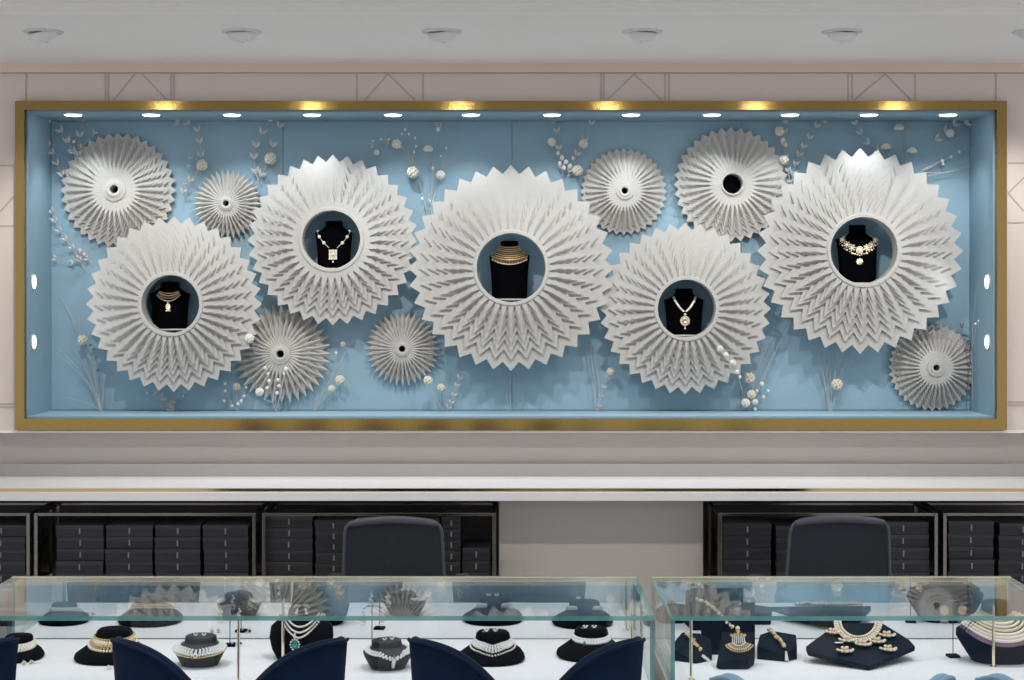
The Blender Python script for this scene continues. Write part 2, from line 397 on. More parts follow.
# ---------------------------------------------------------------- busts in the fans
def sec(z, cx, cy, a, b_, e=2.): return (z, cx, cy, a, b_, e)
def ring_of(s, n=32):
    z, cx, cy, a, b_, e = s; out = []
    for i in range(n):
        t_ = 2*PI*i/n; c, s_ = math.cos(t_), math.sin(t_)
        out.append((cx+a*math.copysign(abs(c)**(2/e), c), cy+b_*math.copysign(abs(s_)**(2/e), s_), z))
    return out
def interp(secs, z):
    if z <= secs[0][0]: return secs[0]
    for p, q in zip(secs, secs[1:]):
        if z <= q[0]:
            f = (z-p[0])/(q[0]-p[0]) if q[0] > p[0] else 0
            return tuple(p[i]+(q[i]-p[i])*f for i in range(6))
    return secs[-1]
def front(secs, x, z, off=.003):
    z_, cx, cy, a, b_, e = interp(secs, z)
    u = min(.98, abs(x-cx)/a)
    return (x, cy-b_*(1-u**e)**(1/e)-off, z)
def uarc(n, w, zt, d, p=2.): # hanging curve in x,z
    return [(w*t_, zt-d*(1-abs(t_)**p)) for t_ in [(-1+2*i/(n-1)) for i in range(n)]]
s_ = 8.52/F   # metres per pixel at the bust depth
def niche_bust(px, ytop, ybot, whalf, neck, label, skew=0.):
    Y = 8.52; h = (ybot-ytop)*s_; x0 = X(px, Y); z0 = Z(ybot, Y)
    a = whalf*s_; nk = neck*s_; sh = h*.75
    secs = [sec(0,0,0,a*.88,.040,2.6), sec(h*.45,0,0,a*.92,.042,2.6), sec(sh-.012,-skew*.2,0,a*1.0,.042,2.4), sec(sh,-skew,0,a*1.02,.036,2.2),
            sec(sh+.008,-skew*.3,0,a*.80,.034,2.), sec(sh+.022,0,.002,nk*1.3,.032,2.), sec(sh+.036,0,.004,nk*1.02,.031,2.), sec(h-.006,0,.006,nk,.031,2.), sec(h,0,.006,nk*.94,.028,2.)]
    r = thing('display_bust', label, 'jewellery bust', (x0, Y, z0), group='black velvet busts inside the big paper fans')
    b = MB(); b.loft([ring_of(s) for s in secs]); b.build('velvet_form', 'velvet', r, smooth=True)
    sh_ = thing('bust_shelf', 'small grey ledge under the %s' % label.split(' inside ')[0], 'shelf', (x0, NYB, z0), group='small bust ledges inside the big paper fans')
    m = MB(); pts = [(a*.9*math.cos(t_), -.08-.055*math.sin(t_)) for t_ in [PI*i/12 for i in range(13)]]+[(-a*.9, 0), (a*.9, 0)]
    n = len(pts); m.add([(x, y, -.008) for x, y in pts]+[(x, y, -.0005) for x, y in pts], [tuple(range(n)), tuple(range(2*n-1, n-1, -1))]+[(i,(i+1)%n,n+(i+1)%n,n+i) for i in range(n)])
    m.build('ledge_board', 'cab', sh_)
    return r, secs, h, (x0, Y, z0)
def necklace(label, base, mats=None, group='necklaces on the niche busts'):
    return thing('necklace', label, 'necklace', base, group=group)
def beads(b, pts, r, mi=0, sc=(1,1,1)):
    for p in pts: b.ball(p, r, mi=mi, sc=sc)
# F4 gold choker + drop
r, secs, h, L = niche_bust(170, 282, 328.5, 19.5, 8.8, 'black velvet bust inside the leftmost large fan')
n = necklace('gold choker of several rows with a pearl drop pendant, in the leftmost large fan', L)
b = MB()
for k, (w, d) in enumerate([(.048,.010),(.052,.016),(.056,.022),(.060,.030)]):
    beads(b, [front(secs, x, z, .004) for x, z in uarc(17, w, h*.80-k*.007, d)], .0042, k % 2)
b.build('choker_band', ['gold', 'pearl'], n)
b = MB(); zc = h*.80-.058
beads(b, [front(secs, 0, zc, .006)], .008, 0); beads(b, [front(secs, 0, zc-.022, .008)], .013, 1, (1,.6,1.2))
beads(b, [front(secs, .012*math.cos(i*PI/4), zc-.022+.016*math.sin(i*PI/4), .008) for i in range(8)], .0038, 0); beads(b, [front(secs, x, zc-.045, .006) for x in (-.009,0,.009)], .004, 1)
b.build('drop_pendant', ['gold', 'pearl'], n)
# F3 chain with square pendant
r, secs, h, L = niche_bust(334, 221, 268, 18.5, 8.5, 'black velvet bust inside the square pendant fan')
n = necklace('pearl and silver station necklace with a square pendant', L)
b = MB(); pts = [(-.095,h*.80),(-.080,h*.66),(-.052,h*.53),(-.022,h*.42)]
cur = []
for (x0,z0),(x1,z1) in zip(pts, pts[1:]):
    cur += [(x0+(x1-x0)*i/5, z0+(z1-z0)*i/5) for i in range(5)]
cur.append(pts[-1])
for s in (1,-1): b.tube([front(secs, s*x*.95, z, .004) for x, z in cur], .0016)
b.build('chain', 'diamond', n)
b = MB()
for s in (1,-1):
    beads(b, [front(secs, s*-.078*.95, h*.66, .006), front(secs, s*-.052*.95, h*.53, .006)], .0095, 0, (1,.6,1)); beads(b, [front(secs, s*-.090*.95, h*.79, .006)], .007, 0, (1,.6,1))
b.build('pearl_station', 'pearl', n)
b = MB(); x, y, z = front(secs, 0, h*.28, .006); b.box(-.021,.021,y-.006,y+.004,z-.026,z+.026,0); b.box(-.014,.014,y-.009,y-.005,z-.018,z+.018,1); b.box(-.021,.021,y-.008,y,z+.02,z+.026,2)
beads(b, [(.018*sx, y-.007, z+.023*sz) for sx in (-1,0,1) for sz in (-1,1)]+[(sx*.018,y-.007,z) for sx in (-1,1)], .0045, 2); b.ball((0,y-.004,z-.038), .006, mi=2)
b.ball((0,y-.010,z), .008, mi=1)
b.build('square_pendant', ['pearl', 'palegold', 'diamond'], n)
# F7 wide collar
r, secs, h, L = niche_bust(509.5, 241, 298.5, 20, 8.6, 'black velvet bust inside the largest central fan')
n = necklace('wide gold mesh collar with a fringe of dark and pearl drops', L)
b = MB()
for k in range(7):
    f = k/6; w = .046+.048*f; beads(b, [front(secs, x, z, .007-.003*f) for x, z in uarc(21+k*2, w, h*.905-.052*f, .006+.014*f)], .0046, 0 if k not in (2,4) else 1)
b.build('collar', ['gold', 'palegold'], n)
b = MB()
for i in range(23):
    t_ = -1+2*i/22; x = .092*t_; z = h*.905-.058-.018*(1-t_*t_)
    b.tube([front(secs, x, z, .006), front(secs, x*.98, z-.018*(1-.3*t_*t_), .005)], .0013, mi=0); b.ball(front(secs, x*.98, z-.020*(1-.3*t_*t_), .005), .0038, mi=1)
b.build('fringe', ['gold', 'pearl'], n)
# F10 ribbon + round pendant
r, secs, h, L = niche_bust(684, 288.5, 334.5, 19.5, 8.6, 'black velvet bust inside the ribbon necklace fan')
n = necklace('silver ribbon necklace with a large round jewelled pendant', L)
b = MB()
for s in (1,-1):
    pts = [(s*.058,h*.82),(s*.052,h*.74),(s*.030,h*.60),(s*.006,h*.50)]
    for off in (-.004,-.0015,.0015,.004): b.tube([front(secs, x+off, z, .005) for x, z in pts], .0024)
b.build('ribbon_strap', 'ribbon', n)
b = MB(); x, y, z = front(secs, 0, h*.30, .006)
b.lathe([(.001,.0),(.012,.006),(.018,.004),(.022,.004),(.024,0),(.024,-.006),(.001,-.006)], c=(0,y,z), axis='y', n=24, mi=0)
beads(b, [(.0225*math.cos(i*PI/8), y-.005, z+.0225*math.sin(i*PI/8)) for i in range(16)], .0045, 1); beads(b, [(.012*math.cos(i*PI/4), y-.007, z+.012*math.sin(i*PI/4)) for i in range(8)], .004, 2)
beads(b, [(0,y-.004,z+.033)], .008, 1); beads(b, [(0,y-.004,z-.030)], .004, 0); beads(b, [(0,y-.004,z-.040)], .006, 1)
b.build('round_pendant', ['palegold', 'pearl', 'gold'], n)
# F11 bib
r, secs, h, L = niche_bust(857.5, 225, 282.5, 20.5, 8.2, 'black velvet bust inside the rightmost large fan', .012)
n = necklace('ornate pale gold bib necklace of floral clusters with dangling beads', L)
b = MB()
for s in (1,-1):
    for (x, z, r_) in [(.088,h*.735,.012),(.066,h*.655,.014),(.040,h*.60,.015)]:
        c = front(secs, s*x, z, .008); b.ball(c, r_*.62, mi=0, sc=(1,.6,1)); beads(b, [(c[0]+r_*math.cos(i*PI/3.5), c[1]-.002, c[2]+r_*math.sin(i*PI/3.5)) for i in range(7)], r_*.36, 1)
        beads(b, [front(secs, s*x, z-.028, .008)], .0055, 0)
        beads(b, [front(secs, s*(x+.012), z-.020, .008)], .004, 1)
    b.tube([front(secs, s*.060, h*.83, .005), front(secs, s*.080, h*.78, .006), front(secs, s*.088, h*.735, .008)], .003, mi=1)
c = front(secs, 0, h*.56, .010); b.ball(c, .014, mi=0, sc=(1,.6,1)); beads(b, [(c[0]+.017*math.cos(i*PI/5), c[1], c[2]+.017*math.sin(i*PI/5)) for i in range(10)], .005, 1)
beads(b, [front(secs, x, h*.47-abs(x)*-.3, .008) for x in (-.034,-.024,-.012,0,.012,.024,.034)], .005, 1)
b.build('floral_cluster', ['pearl', 'palegold'], n)
b = MB(); c = front(secs, 0, h*.36, .010); b.ball(c, .012, mi=0, sc=(1,.6,1)); beads(b, [(c[0]+.014*math.cos(i*PI/4), c[1], c[2]+.014*math.sin(i*PI/4)) for i in range(8)], .005, 1)
b.build('lower_medallion', ['pearl', 'palegold'], n)

# ---------------------------------------------------------------- dried sprigs in the niche
def P(px, py, Y):
    py = max(py, 121.8)
    return Vector((X(px,Y), Y, Z(py,Y)))
def sprig(label, root, paths, fl=(), leaves=(), buds=(), Y=8.565, tone='w', thick=.0016, root_Y=None, bud_m='flowerw', cat='dried flowers', name='dried_flower_sprig'):
    """paths: pixel polylines from the root; fl: (px,py,r_px,kind); leaves: (path index, count, size_px); buds: (px,py,r)."""
    base = P(root[0], root[1], root_Y or Y)
    g = 'dried flower and twig sprigs in the niche'
    r = thing(name, label, cat, base, group=g)
    b = MB(); P3 = []
    for pa in paths:
        pts = [Vector(q) for q in pa]; dense = []
        for i in range(len(pts)-1):
            p0 = pts[max(i-1,0)]; p1 = pts[i]; p2 = pts[i+1]; p3 = pts[min(i+2,len(pts)-1)]
            for k in range(4):
                u = k/4; dense.append(.5*((2*p1)+(-p0+p2)*u+(2*p0-5*p1+4*p2-p3)*u*u+(-p0+3*p1-3*p2+p3)*u**3))
        dense.append(pts[-1])
        jit = random.uniform(-.012, .012); w = []
        for i, q in enumerate(dense):
            f = i/(len(dense)-1); w.append(P(q.x, q.y, Y+jit*f) - base)
        b.tube(w, thick*1.3, thick*.7, n=5); P3.append(w)
    b.build('stem', 'stemw' if tone == 'w' else 'stemd', r)
    if leaves:
        b = MB()
        for pi, cnt, sz in leaves:
            w = P3[pi]; s = sz*8.5/F
            for k in range(cnt):
                f = .12+.88*k/max(1,cnt-1); idx = f*(len(w)-1); i = min(int(idx), len(w)-2); p = w[i].lerp(w[i+1], idx-i); d = (w[i+1]-w[i]).normalized()
                side = Vector((-d.z, 0, d.x))
                for sg in (1, -1):
                    ax = (d*1.0+side*sg*.55+Vector((0,-.25,0))).normalized(); wd = ax.cross(Vector((0,1,0))).normalized()*s*.22
                    q = [p, p+ax*s*.45+wd+Vector((0,-.002,0)), p+ax*s, p+ax*s*.45-wd, p+ax*s*.45+Vector((0,-.005,0)), p+ax*s*.45+Vector((0,.001,0))]
                    b.add(q, [(0,4,1),(1,4,2),(2,4,3),(3,4,0),(0,1,5),(1,2,5),(2,3,5),(3,0,5)])
        b.build('leaves', 'leafw' if tone == 'w' else 'leafd', r)
    if buds:
        b = MB()
        for q in buds: b.ball(P(q[0], q[1], Y-.008)-base, q[2]*8.5/F, n=7, k=5, sc=(1,.9,1.1))
        b.build('buds', bud_m, r)
    for (fx, fy, fr, kind) in fl:
        b = MB(); c = P(fx, fy, Y-.022)-base; R_ = fr*8.5/F
        rnd = random.Random(int(fx*7+fy))
        if kind == 'd':      # dome shaped head, petals hanging under a cap
            for j in range(16):
                a = 2*PI*j/16; ax = Vector((math.cos(a)*.9, math.sin(a)*.7, -.15+.12*rnd.random()))
                b.ball(c+ax*R_*.62, R_*.36, n=6, k=4)
            b.ball(c+Vector((0,0,R_*.12)), R_*.66, n=9, k=6, sc=(1.1,.9,.8))
        else:
            nb = 30
            b.ball(c, R_*.72, n=9, k=6)
            for j in range(nb):
                zz = 1-2*(j+.5)/nb; rr = math.sqrt(1-zz*zz); a = j*2.39996
                b.ball(c+Vector((rr*math.cos(a), rr*math.sin(a), zz))*R_*.72, R_*.28, n=5, k=4)
        b.build('blossom', {'c':'flower','d':'flower','w':'flowerw','p':'flowerp'}[kind], r)
        # short stalk to the nearest stem point so that the head is carried
        allp = [q for w in P3 for q in w]; nr = min(allp, key=lambda q: (q-c).length)
        if (nr-c).length > R_*.7: MB().tube([nr, (nr+c)/2+Vector((0,0,-.004)), c], .0012).build('stalk', 'stemw' if tone == 'w' else 'stemd', r)
    return r
A = 'arrow-leaved pale twig'
sprig('pale arrow-leaved twig curling in the top left corner of the niche', (76,158), [[(76,158),(70,146),(64,134),(51,121)]], leaves=[(0,4,9)])
sprig('twig with pale triangular leaves and a white bud just above the top left fan', (78,160), [[(78,160),(79,140),(82,121)],[(79,150),(93,134)]], leaves=[(0,3,9),(1,2,6)], buds=[(73.5,141.5,1.6),(70,150,1.3)])
sprig('slender leaved twig left of the top left fan, rising from its rim', (64,180), [[(64,180),(56,162),(49,147)]], leaves=[(0,4,8)])
sprig('long drooping leaf twig by the left end, above the leftmost large fan', (84,268), [[(84,268),(72,248),(60,232),(52,214)]], leaves=[(0,6,8)])
sprig('small twig cluster with berries beside the left rim of the leftmost large fan', (92,262), [[(92,262),(80,256),(70,262),(57,259)],[(88,256),(78,248),(68,250)]], leaves=[(0,3,6)], buds=[(80,251,2.6),(84,255,2.2),(77,257,1.8)], bud_m='flowerp')
sprig('arching leaf twig with one cream blossom left of the tucked-in small fan', (178,204), [[(178,204),(186,186),(199,168),(200,146),(196,128),(180,119)],[(184,190),(188,170),(190,160)]], leaves=[(0,8,8),(1,3,5)], fl=[(202,165,6,'c')])
sprig('curved leafy twig with one cream blossom right of the tucked-in small fan', (258,180), [[(258,180),(265,168),(271,150),(279,128)],[(258,180),(254,160),(257,142),(268,122)]], leaves=[(0,4,9),(1,5,9)], fl=[(270.5,158.5,6.5,'c')])
sprig('tall bare twig with two blossoms above the right edge of the square pendant fan', (427,213), [[(427,213),(420,185),(404,150),(386,118)],[(404,150),(392,142),(374,145)],[(412,162),(415,148),(414,138)],[(410,160),(406,140),(404,130)],[(396,143),(382,148),(376,153)]], fl=[(396.5,144,5.2,'w'),(412.5,172.5,6.5,'c'),(376.5,152.5,3.2,'w')], leaves=[(1,3,6)], buds=[(405,129.5,1.6),(402,134,1.2),(409,134,1.2),(415,138,1.3),(416,146,1.2),(414,152,1.2),(373,141,1.3),(381,139.5,1.2),(389,139,1.2),(422,199,1.8)])
sprig('upright twig topped by a bud beside a dome-shaped blossom, left of the central fan', (431,212), [[(431,212),(432,185),(435,150),(438,128)],[(433,176),(432,160)]], fl=[(428,149,6,'d')], leaves=[(0,2,7)], buds=[(438,129,2.3),(433,168,1.6)])
sprig('thin twig with one round white blossom close to the left rim of the central fan', (430,210), [[(430,210),(436,190),(442,165),(451,136)],[(434,198),(439,185)]], fl=[(440.5,175,4.8,'w')], buds=[(441,156,1),(446,148,1)])
sprig('twig cluster above the central fan with an upright leafy tip and pale oval blossom', (563,176), [[(563,176),(560,155),(557,136),(556,116)],[(560,160),(552,148),(551,142)]], leaves=[(0,4,8)], fl=[(551.5,142,4.6,'w')], buds=[(558,153,2),(562,157,2),(560,164,1.8)])
sprig('dense bud cluster with two blossoms beside the left rim of the high small fan', (567,178), [[(567,178),(574,160),(582,144),(590,125)],[(566,172),(563,156)],[(569,170),(573,155)],[(568,176),(577,171)]], leaves=[(0,4,8)], fl=[(583.5,143.5,5.2,'c'),(577.5,170.5,5.8,'c')], buds=[(562,158,2.4),(566,162,2.4),(570,166,2.4),(564,168,2.2),(573,158,1.8),(560,163,1.8)])
sprig('leafy twig with two cream blossoms touching the right rim of the wide-holed fan', (792,190), [[(792,190),(788,170),(784,145),(785,124)]], leaves=[(0,6,7)], fl=[(779.5,131,5.4,'c'),(784,160,5.2,'c')], buds=[(783,140,2.4),(786,145,2.2)], bud_m='flower')
sprig('curving leaf twig leaning towards the rightmost large fan from the wide-holed fan', (792,182), [[(792,182),(796,162),(806,142),(821,119)]], leaves=[(0,7,8)])
sprig('short arrow-leaved twig above the top left of the rightmost large fan', (884,152), [[(884,152),(872,146),(862,136),(856,125)]], leaves=[(0,4,8)])
sprig('round cream blossom resting on the top edge of the rightmost large fan', (890,160), [[(890,160),(887,148)]], fl=[(886,147,6,'d')])
sprig('tall stem with a dome-shaped cream blossom above the rightmost large fan', (904,168), [[(904,168),(902,150),(899,130)],[(905,168),(907,148),(908,128)]], fl=[(899,127.5,6,'d')])
sprig('round cream blossom on a short stalk, right of the tall dome blossom', (904,168), [[(904,168),(908,158),(912,152)]], fl=[(912,151,6,'d')])
sprig('arching leaf twig with one blossom in the top right corner of the niche', (930,143), [[(930,143),(941,136),(950,127),(962,121),(977,119)]], leaves=[(0,5,9)], fl=[(950,133,4.6,'w')])
sprig('bundle of straight budded stalks pointing right from the rightmost large fan', (916,174), [[(916,174),(940,162),(960,152)],[(917,174),(945,160),(972,145)],[(922,170),(934,164),(943,160)]], buds=[(942.5,161,1.8),(951,157,1.6),(959,152,1.6),(943,164,1.4)], thick=.0022)
sprig('two long pale grass stalks just under the budded stalk bundle', (928,176), [[(928,176),(950,171),(973,164)],[(926,173),(950,172),(972,166)]], thick=.0018)
# bottom row, rooted on the niche floor
RB = 8.50
def fl_y(): return Z(413.5, NYB)
def floor_root(px): return (px, PY+(H-(NZ0+t))*F/8.56)
def grass(px, tips): 
    ry = floor_root(px)[1]; return [[(px+random.uniform(-2,2), ry), (px+(tx-px)*.35+random.uniform(-2,2), ry-(ry-ty)*.5), (tx, ty)] for tx, ty in tips]
def bot(label, px, paths, **k): return sprig(label, floor_root(px), paths, Y=8.56, **k)
bot('spray of fine pale grasses with one flat cream blossom, lower left niche corner', 101, grass(101, [(58,290),(64,300),(72,345),(57,346),(56,352),(60,396),(72,322),(88,345),(97,352),(104,378),(80,372)]), fl=[(82.5,340,5.5,'c')], buds=[(94,349,1.6),(96,356,1.4),(98,370,1.6),(90,345,1.4)], bud_m='leafd', thick=.0014)
bot('small low leafy twig on the niche floor under the leftmost large fan', 172, [[(172,floor_root(172)[1]),(170,404),(156,395)],[(172,414),(174,402),(183,393)],[(171,414),(166,402),(163,396)]], leaves=[(0,4,5),(1,4,5),(2,3,5)], fl=[(157,391,2.6,'p')], buds=[(147,393,1.2),(183,396,1.2)])
bot('dusty pink blossom with white dotted buds standing left of the spiky lower fan', 237, [[(237,floor_root(237)[1]),(237,400),(236,388)],[(237,410),(230,400),(225,385)],[(237,410),(242,400),(246,388)]], fl=[(236.5,387,4.5,'p')], buds=[(225,384,1.4),(225,391,1.4),(224,401,1.4),(246,387.5,1.3),(244,396,1.5),(241,401,1.8),(232,406,1.6),(238,404,1.8)])
sprig('pale budded stems with an egg-shaped white blossom in front of the spiky lower fan', (278, 414), [[(278,414),(273,404),(270,385),(265,368)],[(276,410),(276,392),(279,380)],[(272,402),(262,398),(259,392)],[(277,408),(282,385),(286,370)]], fl=[(259.5,392,4.6,'w')], buds=[(265,368,1.9),(268,374,1.6),(269,381,1.9),(267,388,1.8),(278,380,1.8),(279,386,1.8),(277,393,1.8),(286,369,2.2),(284,374,1.4)], Y=8.47, root_Y=8.47)
bot('slanting stems with two round cream blossoms right of the spiky lower fan', 314, [[(314,floor_root(314)[1]),(322,395),(338,365),(355,338)],[(314,412),(318,398),(331,387)],[(315,411),(328,390),(345,362)],[(313,412),(317,398),(320,392)]], fl=[(340,380,5.3,'c'),(331.5,389,4.2,'c'),(343,344.5,3,'p')], buds=[(336,353,1.5)])
sprig('round cream blossom against the lower right rim of the smallest spiky fan', (446,414), [[(446,414),(436,400),(429,383)]], fl=[(428,380.5,5,'c')], Y=8.50, root_Y=8.50)
bot('upright stem with a white blossom and pale leaves left of the central fan tip', 447, [[(447,floor_root(447)[1]),(446,385),(445,350)],[(447,412),(452,400),(459,380)],[(447,408),(443,398),(441,388)]], fl=[(441,388,4.6,'c')], leaves=[(1,5,7)])
bot('two faint bare stems on the niche floor directly below the central fan', 510, [[(508,floor_root(508)[1]),(506,390),(500,368)],[(511,412),(510,390),(512,372)]], thick=.0012)
bot('thin stems with a small white blossom and pale leaves, right of the central fan tip', 597, [[(597,floor_root(597)[1]),(592,380),(585,340)],[(596,412),(594,380),(590,345)],[(598,412),(602,392),(610,373)],[(597,410),(599,385),(594,350)]], fl=[(610.5,371.5,4.2,'c')], leaves=[(2,5,6)])
sprig('pale blossom twig lying over the lower right rim of the ribbon necklace fan', (742,390), [[(742,390),(736,368),(728,356),(718,346)],[(736,368),(741,376)]], fl=[(720,349,3.6,'c'),(733,363,3.6,'c'),(726,355,2.8,'w')], buds=[(737,372,2),(740,377,1.6),(731,368,1.4)], Y=8.33, root_Y=8.33)
bot('stacked round cream blossoms with white dots and bare stems, right below the ribbon necklace fan', 748, [[(748,floor_root(748)[1]),(750,395),(750,378)],[(750,405),(768,370),(790,320)],[(751,402),(762,378),(783,335)],[(749,405),(757,370),(775,330)],[(748,410),(758,398),(768,391)],[(748,410),(745,404)]], fl=[(749.5,378,6,'c'),(751.5,394.5,4.8,'c'),(745.5,403,5,'w'),(755,402,3.4,'w')], buds=[(762,384,2.2),(768,391,1.7),(763.5,397,1.7),(757,391,1.6),(755,409,1.8)])
bot('upright fan of fine bare stems with one round blossom under the rightmost large fan', 830, grass(830, [(811,340),(816,345),(822,348),(829,350),(838,352),(845,350),(851,352),(859,348),(818,355)]), fl=[(837,384.5,6.2,'c')], thick=.0013)
bot('dark slender twig standing right of the lower right small fan', 966, [[(966,floor_root(966)[1]),(968,380),(966,350),(962,326)],[(967,390),(970,360),(969,345)]], tone='d', leaves=[(0,6,5),(1,4,4)], buds=[(962,326,1.8),(967,336,1.6),(968,341,1.4)], bud_m='leafd')
sprig('fine arching stem with a row of white berries by the right end of the niche', (973,400), [[(973,400),(972,350),(974,310),(980,275)],[(973,345),(978,322),(988,315)]], buds=[(975.5,324,1.4),(979,321,1.5),(983,317,1.4),(986,316,1.4),(989,314,1.3)], Y=8.45, root_Y=8.45, thick=.0012)
sprig('lone white blossom stuck at the right rim of the leftmost large fan', (256,352), [[(256,352),(252,345),(249,339)]], fl=[(249.5,338.5,5,'w')], Y=8.44, root_Y=8.44)

# ---------------------------------------------------------------- back worktop, racks, boxes
LYF = 7.76; LZ = Z(487.5, LYF)
bot_z = Z(501, LYF-.012)
wk = thing('back_worktop', 'long white lacquered worktop with a brass inlay strip along its front edge', 'worktop', (0, LYF, bot_z))
z2 = Z(492.2, LYF-.012)
b = MB(); b.box(-6, 6, LYF, 8.225, LZ-.005, LZ); b.build('top_slab', 'ledge', wk, at=(0,-LYF,-bot_z), bevel=.001)
b = MB(); b.box(-6, 6, LYF-.012, 8.225, bot_z, z2); b.build('lower_slab', 'ledge', wk, at=(0,-LYF,-bot_z), bevel=.002)
b = MB(); b.box(-6, 6, LYF+.003, 8.225, z2, LZ-.005); b.build('brass_strip', 'brassm', wk, at=(0,-LYF,-bot_z))
b = MB(); b.box(-6, 6, 8.228, 8.27, LZ-.004, Z(464, 8.228)); struct(b.build('trim_11', 'riser', bevel=.003), 'grey upstand at the back of the worktop')
b = MB(); b.box(X(499,7.95), X(703,7.95), 7.95, 8.268, 0, bot_z-.001)
struct(b.build('wall_knee_panel', 'lower'), 'plain taupe panel under the worktop between the box racks')
b = MB()
b.box(-6, X(497,8.2), 8.22, 8.269, 0, bot_z-.001); b.box(X(705,8.2), 6, 8.22, 8.269, 0, bot_z-.001)
struct(b.build('wall_recess', 'dark'), 'dark panelled wall behind the box racks')

RY0, RY1 = 7.72, 8.10; RT = Z(513, RY0)
SH = .45; rw = .018
def rack(px0, px1, label):
    x0, x1 = X(px0, RY0), X(px1, RY0)
    r = thing('storage_rack', label, 'rack', ((x0+x1)/2, RY0, 0), group='chrome racks under the back worktop')
    cx = (x0+x1)/2
    for nm, y in (('front_frame', RY0), ('rear_frame', RY1)):
        b = MB()
        b.box(x0, x0+rw, y, y+rw, 0, RT); b.box(x1-rw, x1, y, y+rw, 0, RT); b.box(x0+rw, x1-rw, y, y+rw, RT-rw*.8, RT)
        b.box(x0+rw, x1-rw, y, y+rw, SH-.022, SH-.004)
        shift(b, (cx, RY0, 0)); b.build(nm, 'chrome', r, bevel=.002)
    for x in (x0, x1-rw):
        b = MB(); b.box(x, x+rw, RY0+rw, RY1, RT-rw*.8, RT); shift(b, (cx, RY0, 0)); b.build('side_rail', 'chrome', r)
    b = MB(); b.box(x0+.002, x1-.002, RY0+.004, RY1+rw-.004, SH-.004, SH); shift(b, (cx, RY0, 0)); b.build('shelf_board', 'blackbox', r)
    b = MB(); b.box(x0+.002, x1-.002, RY0+.004, RY1+rw-.004, .10, .112); shift(b, (cx, RY0, 0)); b.build('lower_shelf', 'blackbox', r)
rack(-215, 30, 'chrome rack at the left edge of the picture, cut off by the frame')
rack(34, 256, 'chrome rack of black boxes, second from the left')
rack(262, 496, 'chrome rack behind the left mesh office chair')
rack(718, 938, 'chrome rack behind the right mesh office chair')
rack(943, 1165, 'chrome rack at the right edge of the picture, cut off by the frame')
boxcache = {}
def storage_box(x0, x1, z, hgt, y, label, grp, tg=True):
    key = (round(x1-x0, 3), round(hgt, 3), tg)
    if key not in boxcache:
        w = (x1-x0)/2; r = thing('storage_box', label, 'box', ((x0+x1)/2, y, z), group=grp)
        b = MB(); b.box(-w+.002, w-.002, .002, .27, 0, hgt*.68); b.build('box_body', 'blackbox', r)
        b = MB(); b.box(-w, w, 0, .272, hgt*.62, hgt-.0015); b.build('lid', 'lidbox', r, bevel=.001)
        if tg: b = MB(); b.box(-.0035, .0035, -.0015, .0015, hgt*.25, hgt*.72); b.build('paper_tag', 'boxtag', r)
        boxcache[key] = r
    else:
        r = copy_tree(boxcache[key]); r.location = ((x0+x1)/2, y, z); r['label'] = label; r['group'] = grp
    return r
BY = 7.76
racks = [('leftmost rack', [(-74,-28,4,525),(-24,25,5,525)]),
 ('second rack from the left', [(56,103,5,525),(105,152,5,525),(155,201,5,525),(203,249,5,525)]),
 ('rack behind the left office chair', [(265,312,6,516),(315,352,6,520),(356,398,6,518),(402,440,6,519),(442,461,6,517),(463,490,3,548)]),
 ('rack behind the right office chair', [(724,771,5,523),(776,822,5,526),(826,872,5,526),(878,930,5,522)]),
 ('rightmost rack', [(949,995,5,521),(999,1046,5,523)])]
for rn, cols in racks:
    for ci, (a, c, nrow, top) in enumerate(cols):
        x0, x1 = X(a, BY), X(c, BY); zt = Z(top, BY); hh = (zt-SH-.0005)/nrow
        x1b = x0 + round(x1-x0, 2)
        for k in range(nrow):
            pos = 'bottommost' if k == 0 else ('topmost' if k == nrow-1 else '%s from bottom' % ords[k])
            storage_box(x0+random.uniform(-.003,.003), x1b, SH+k*hh+.0002, hh, BY+random.uniform(-.006,.012), 'black storage box, %s, %s stack, %s' % (pos, ords[ci], rn), 'black storage boxes in the '+rn)

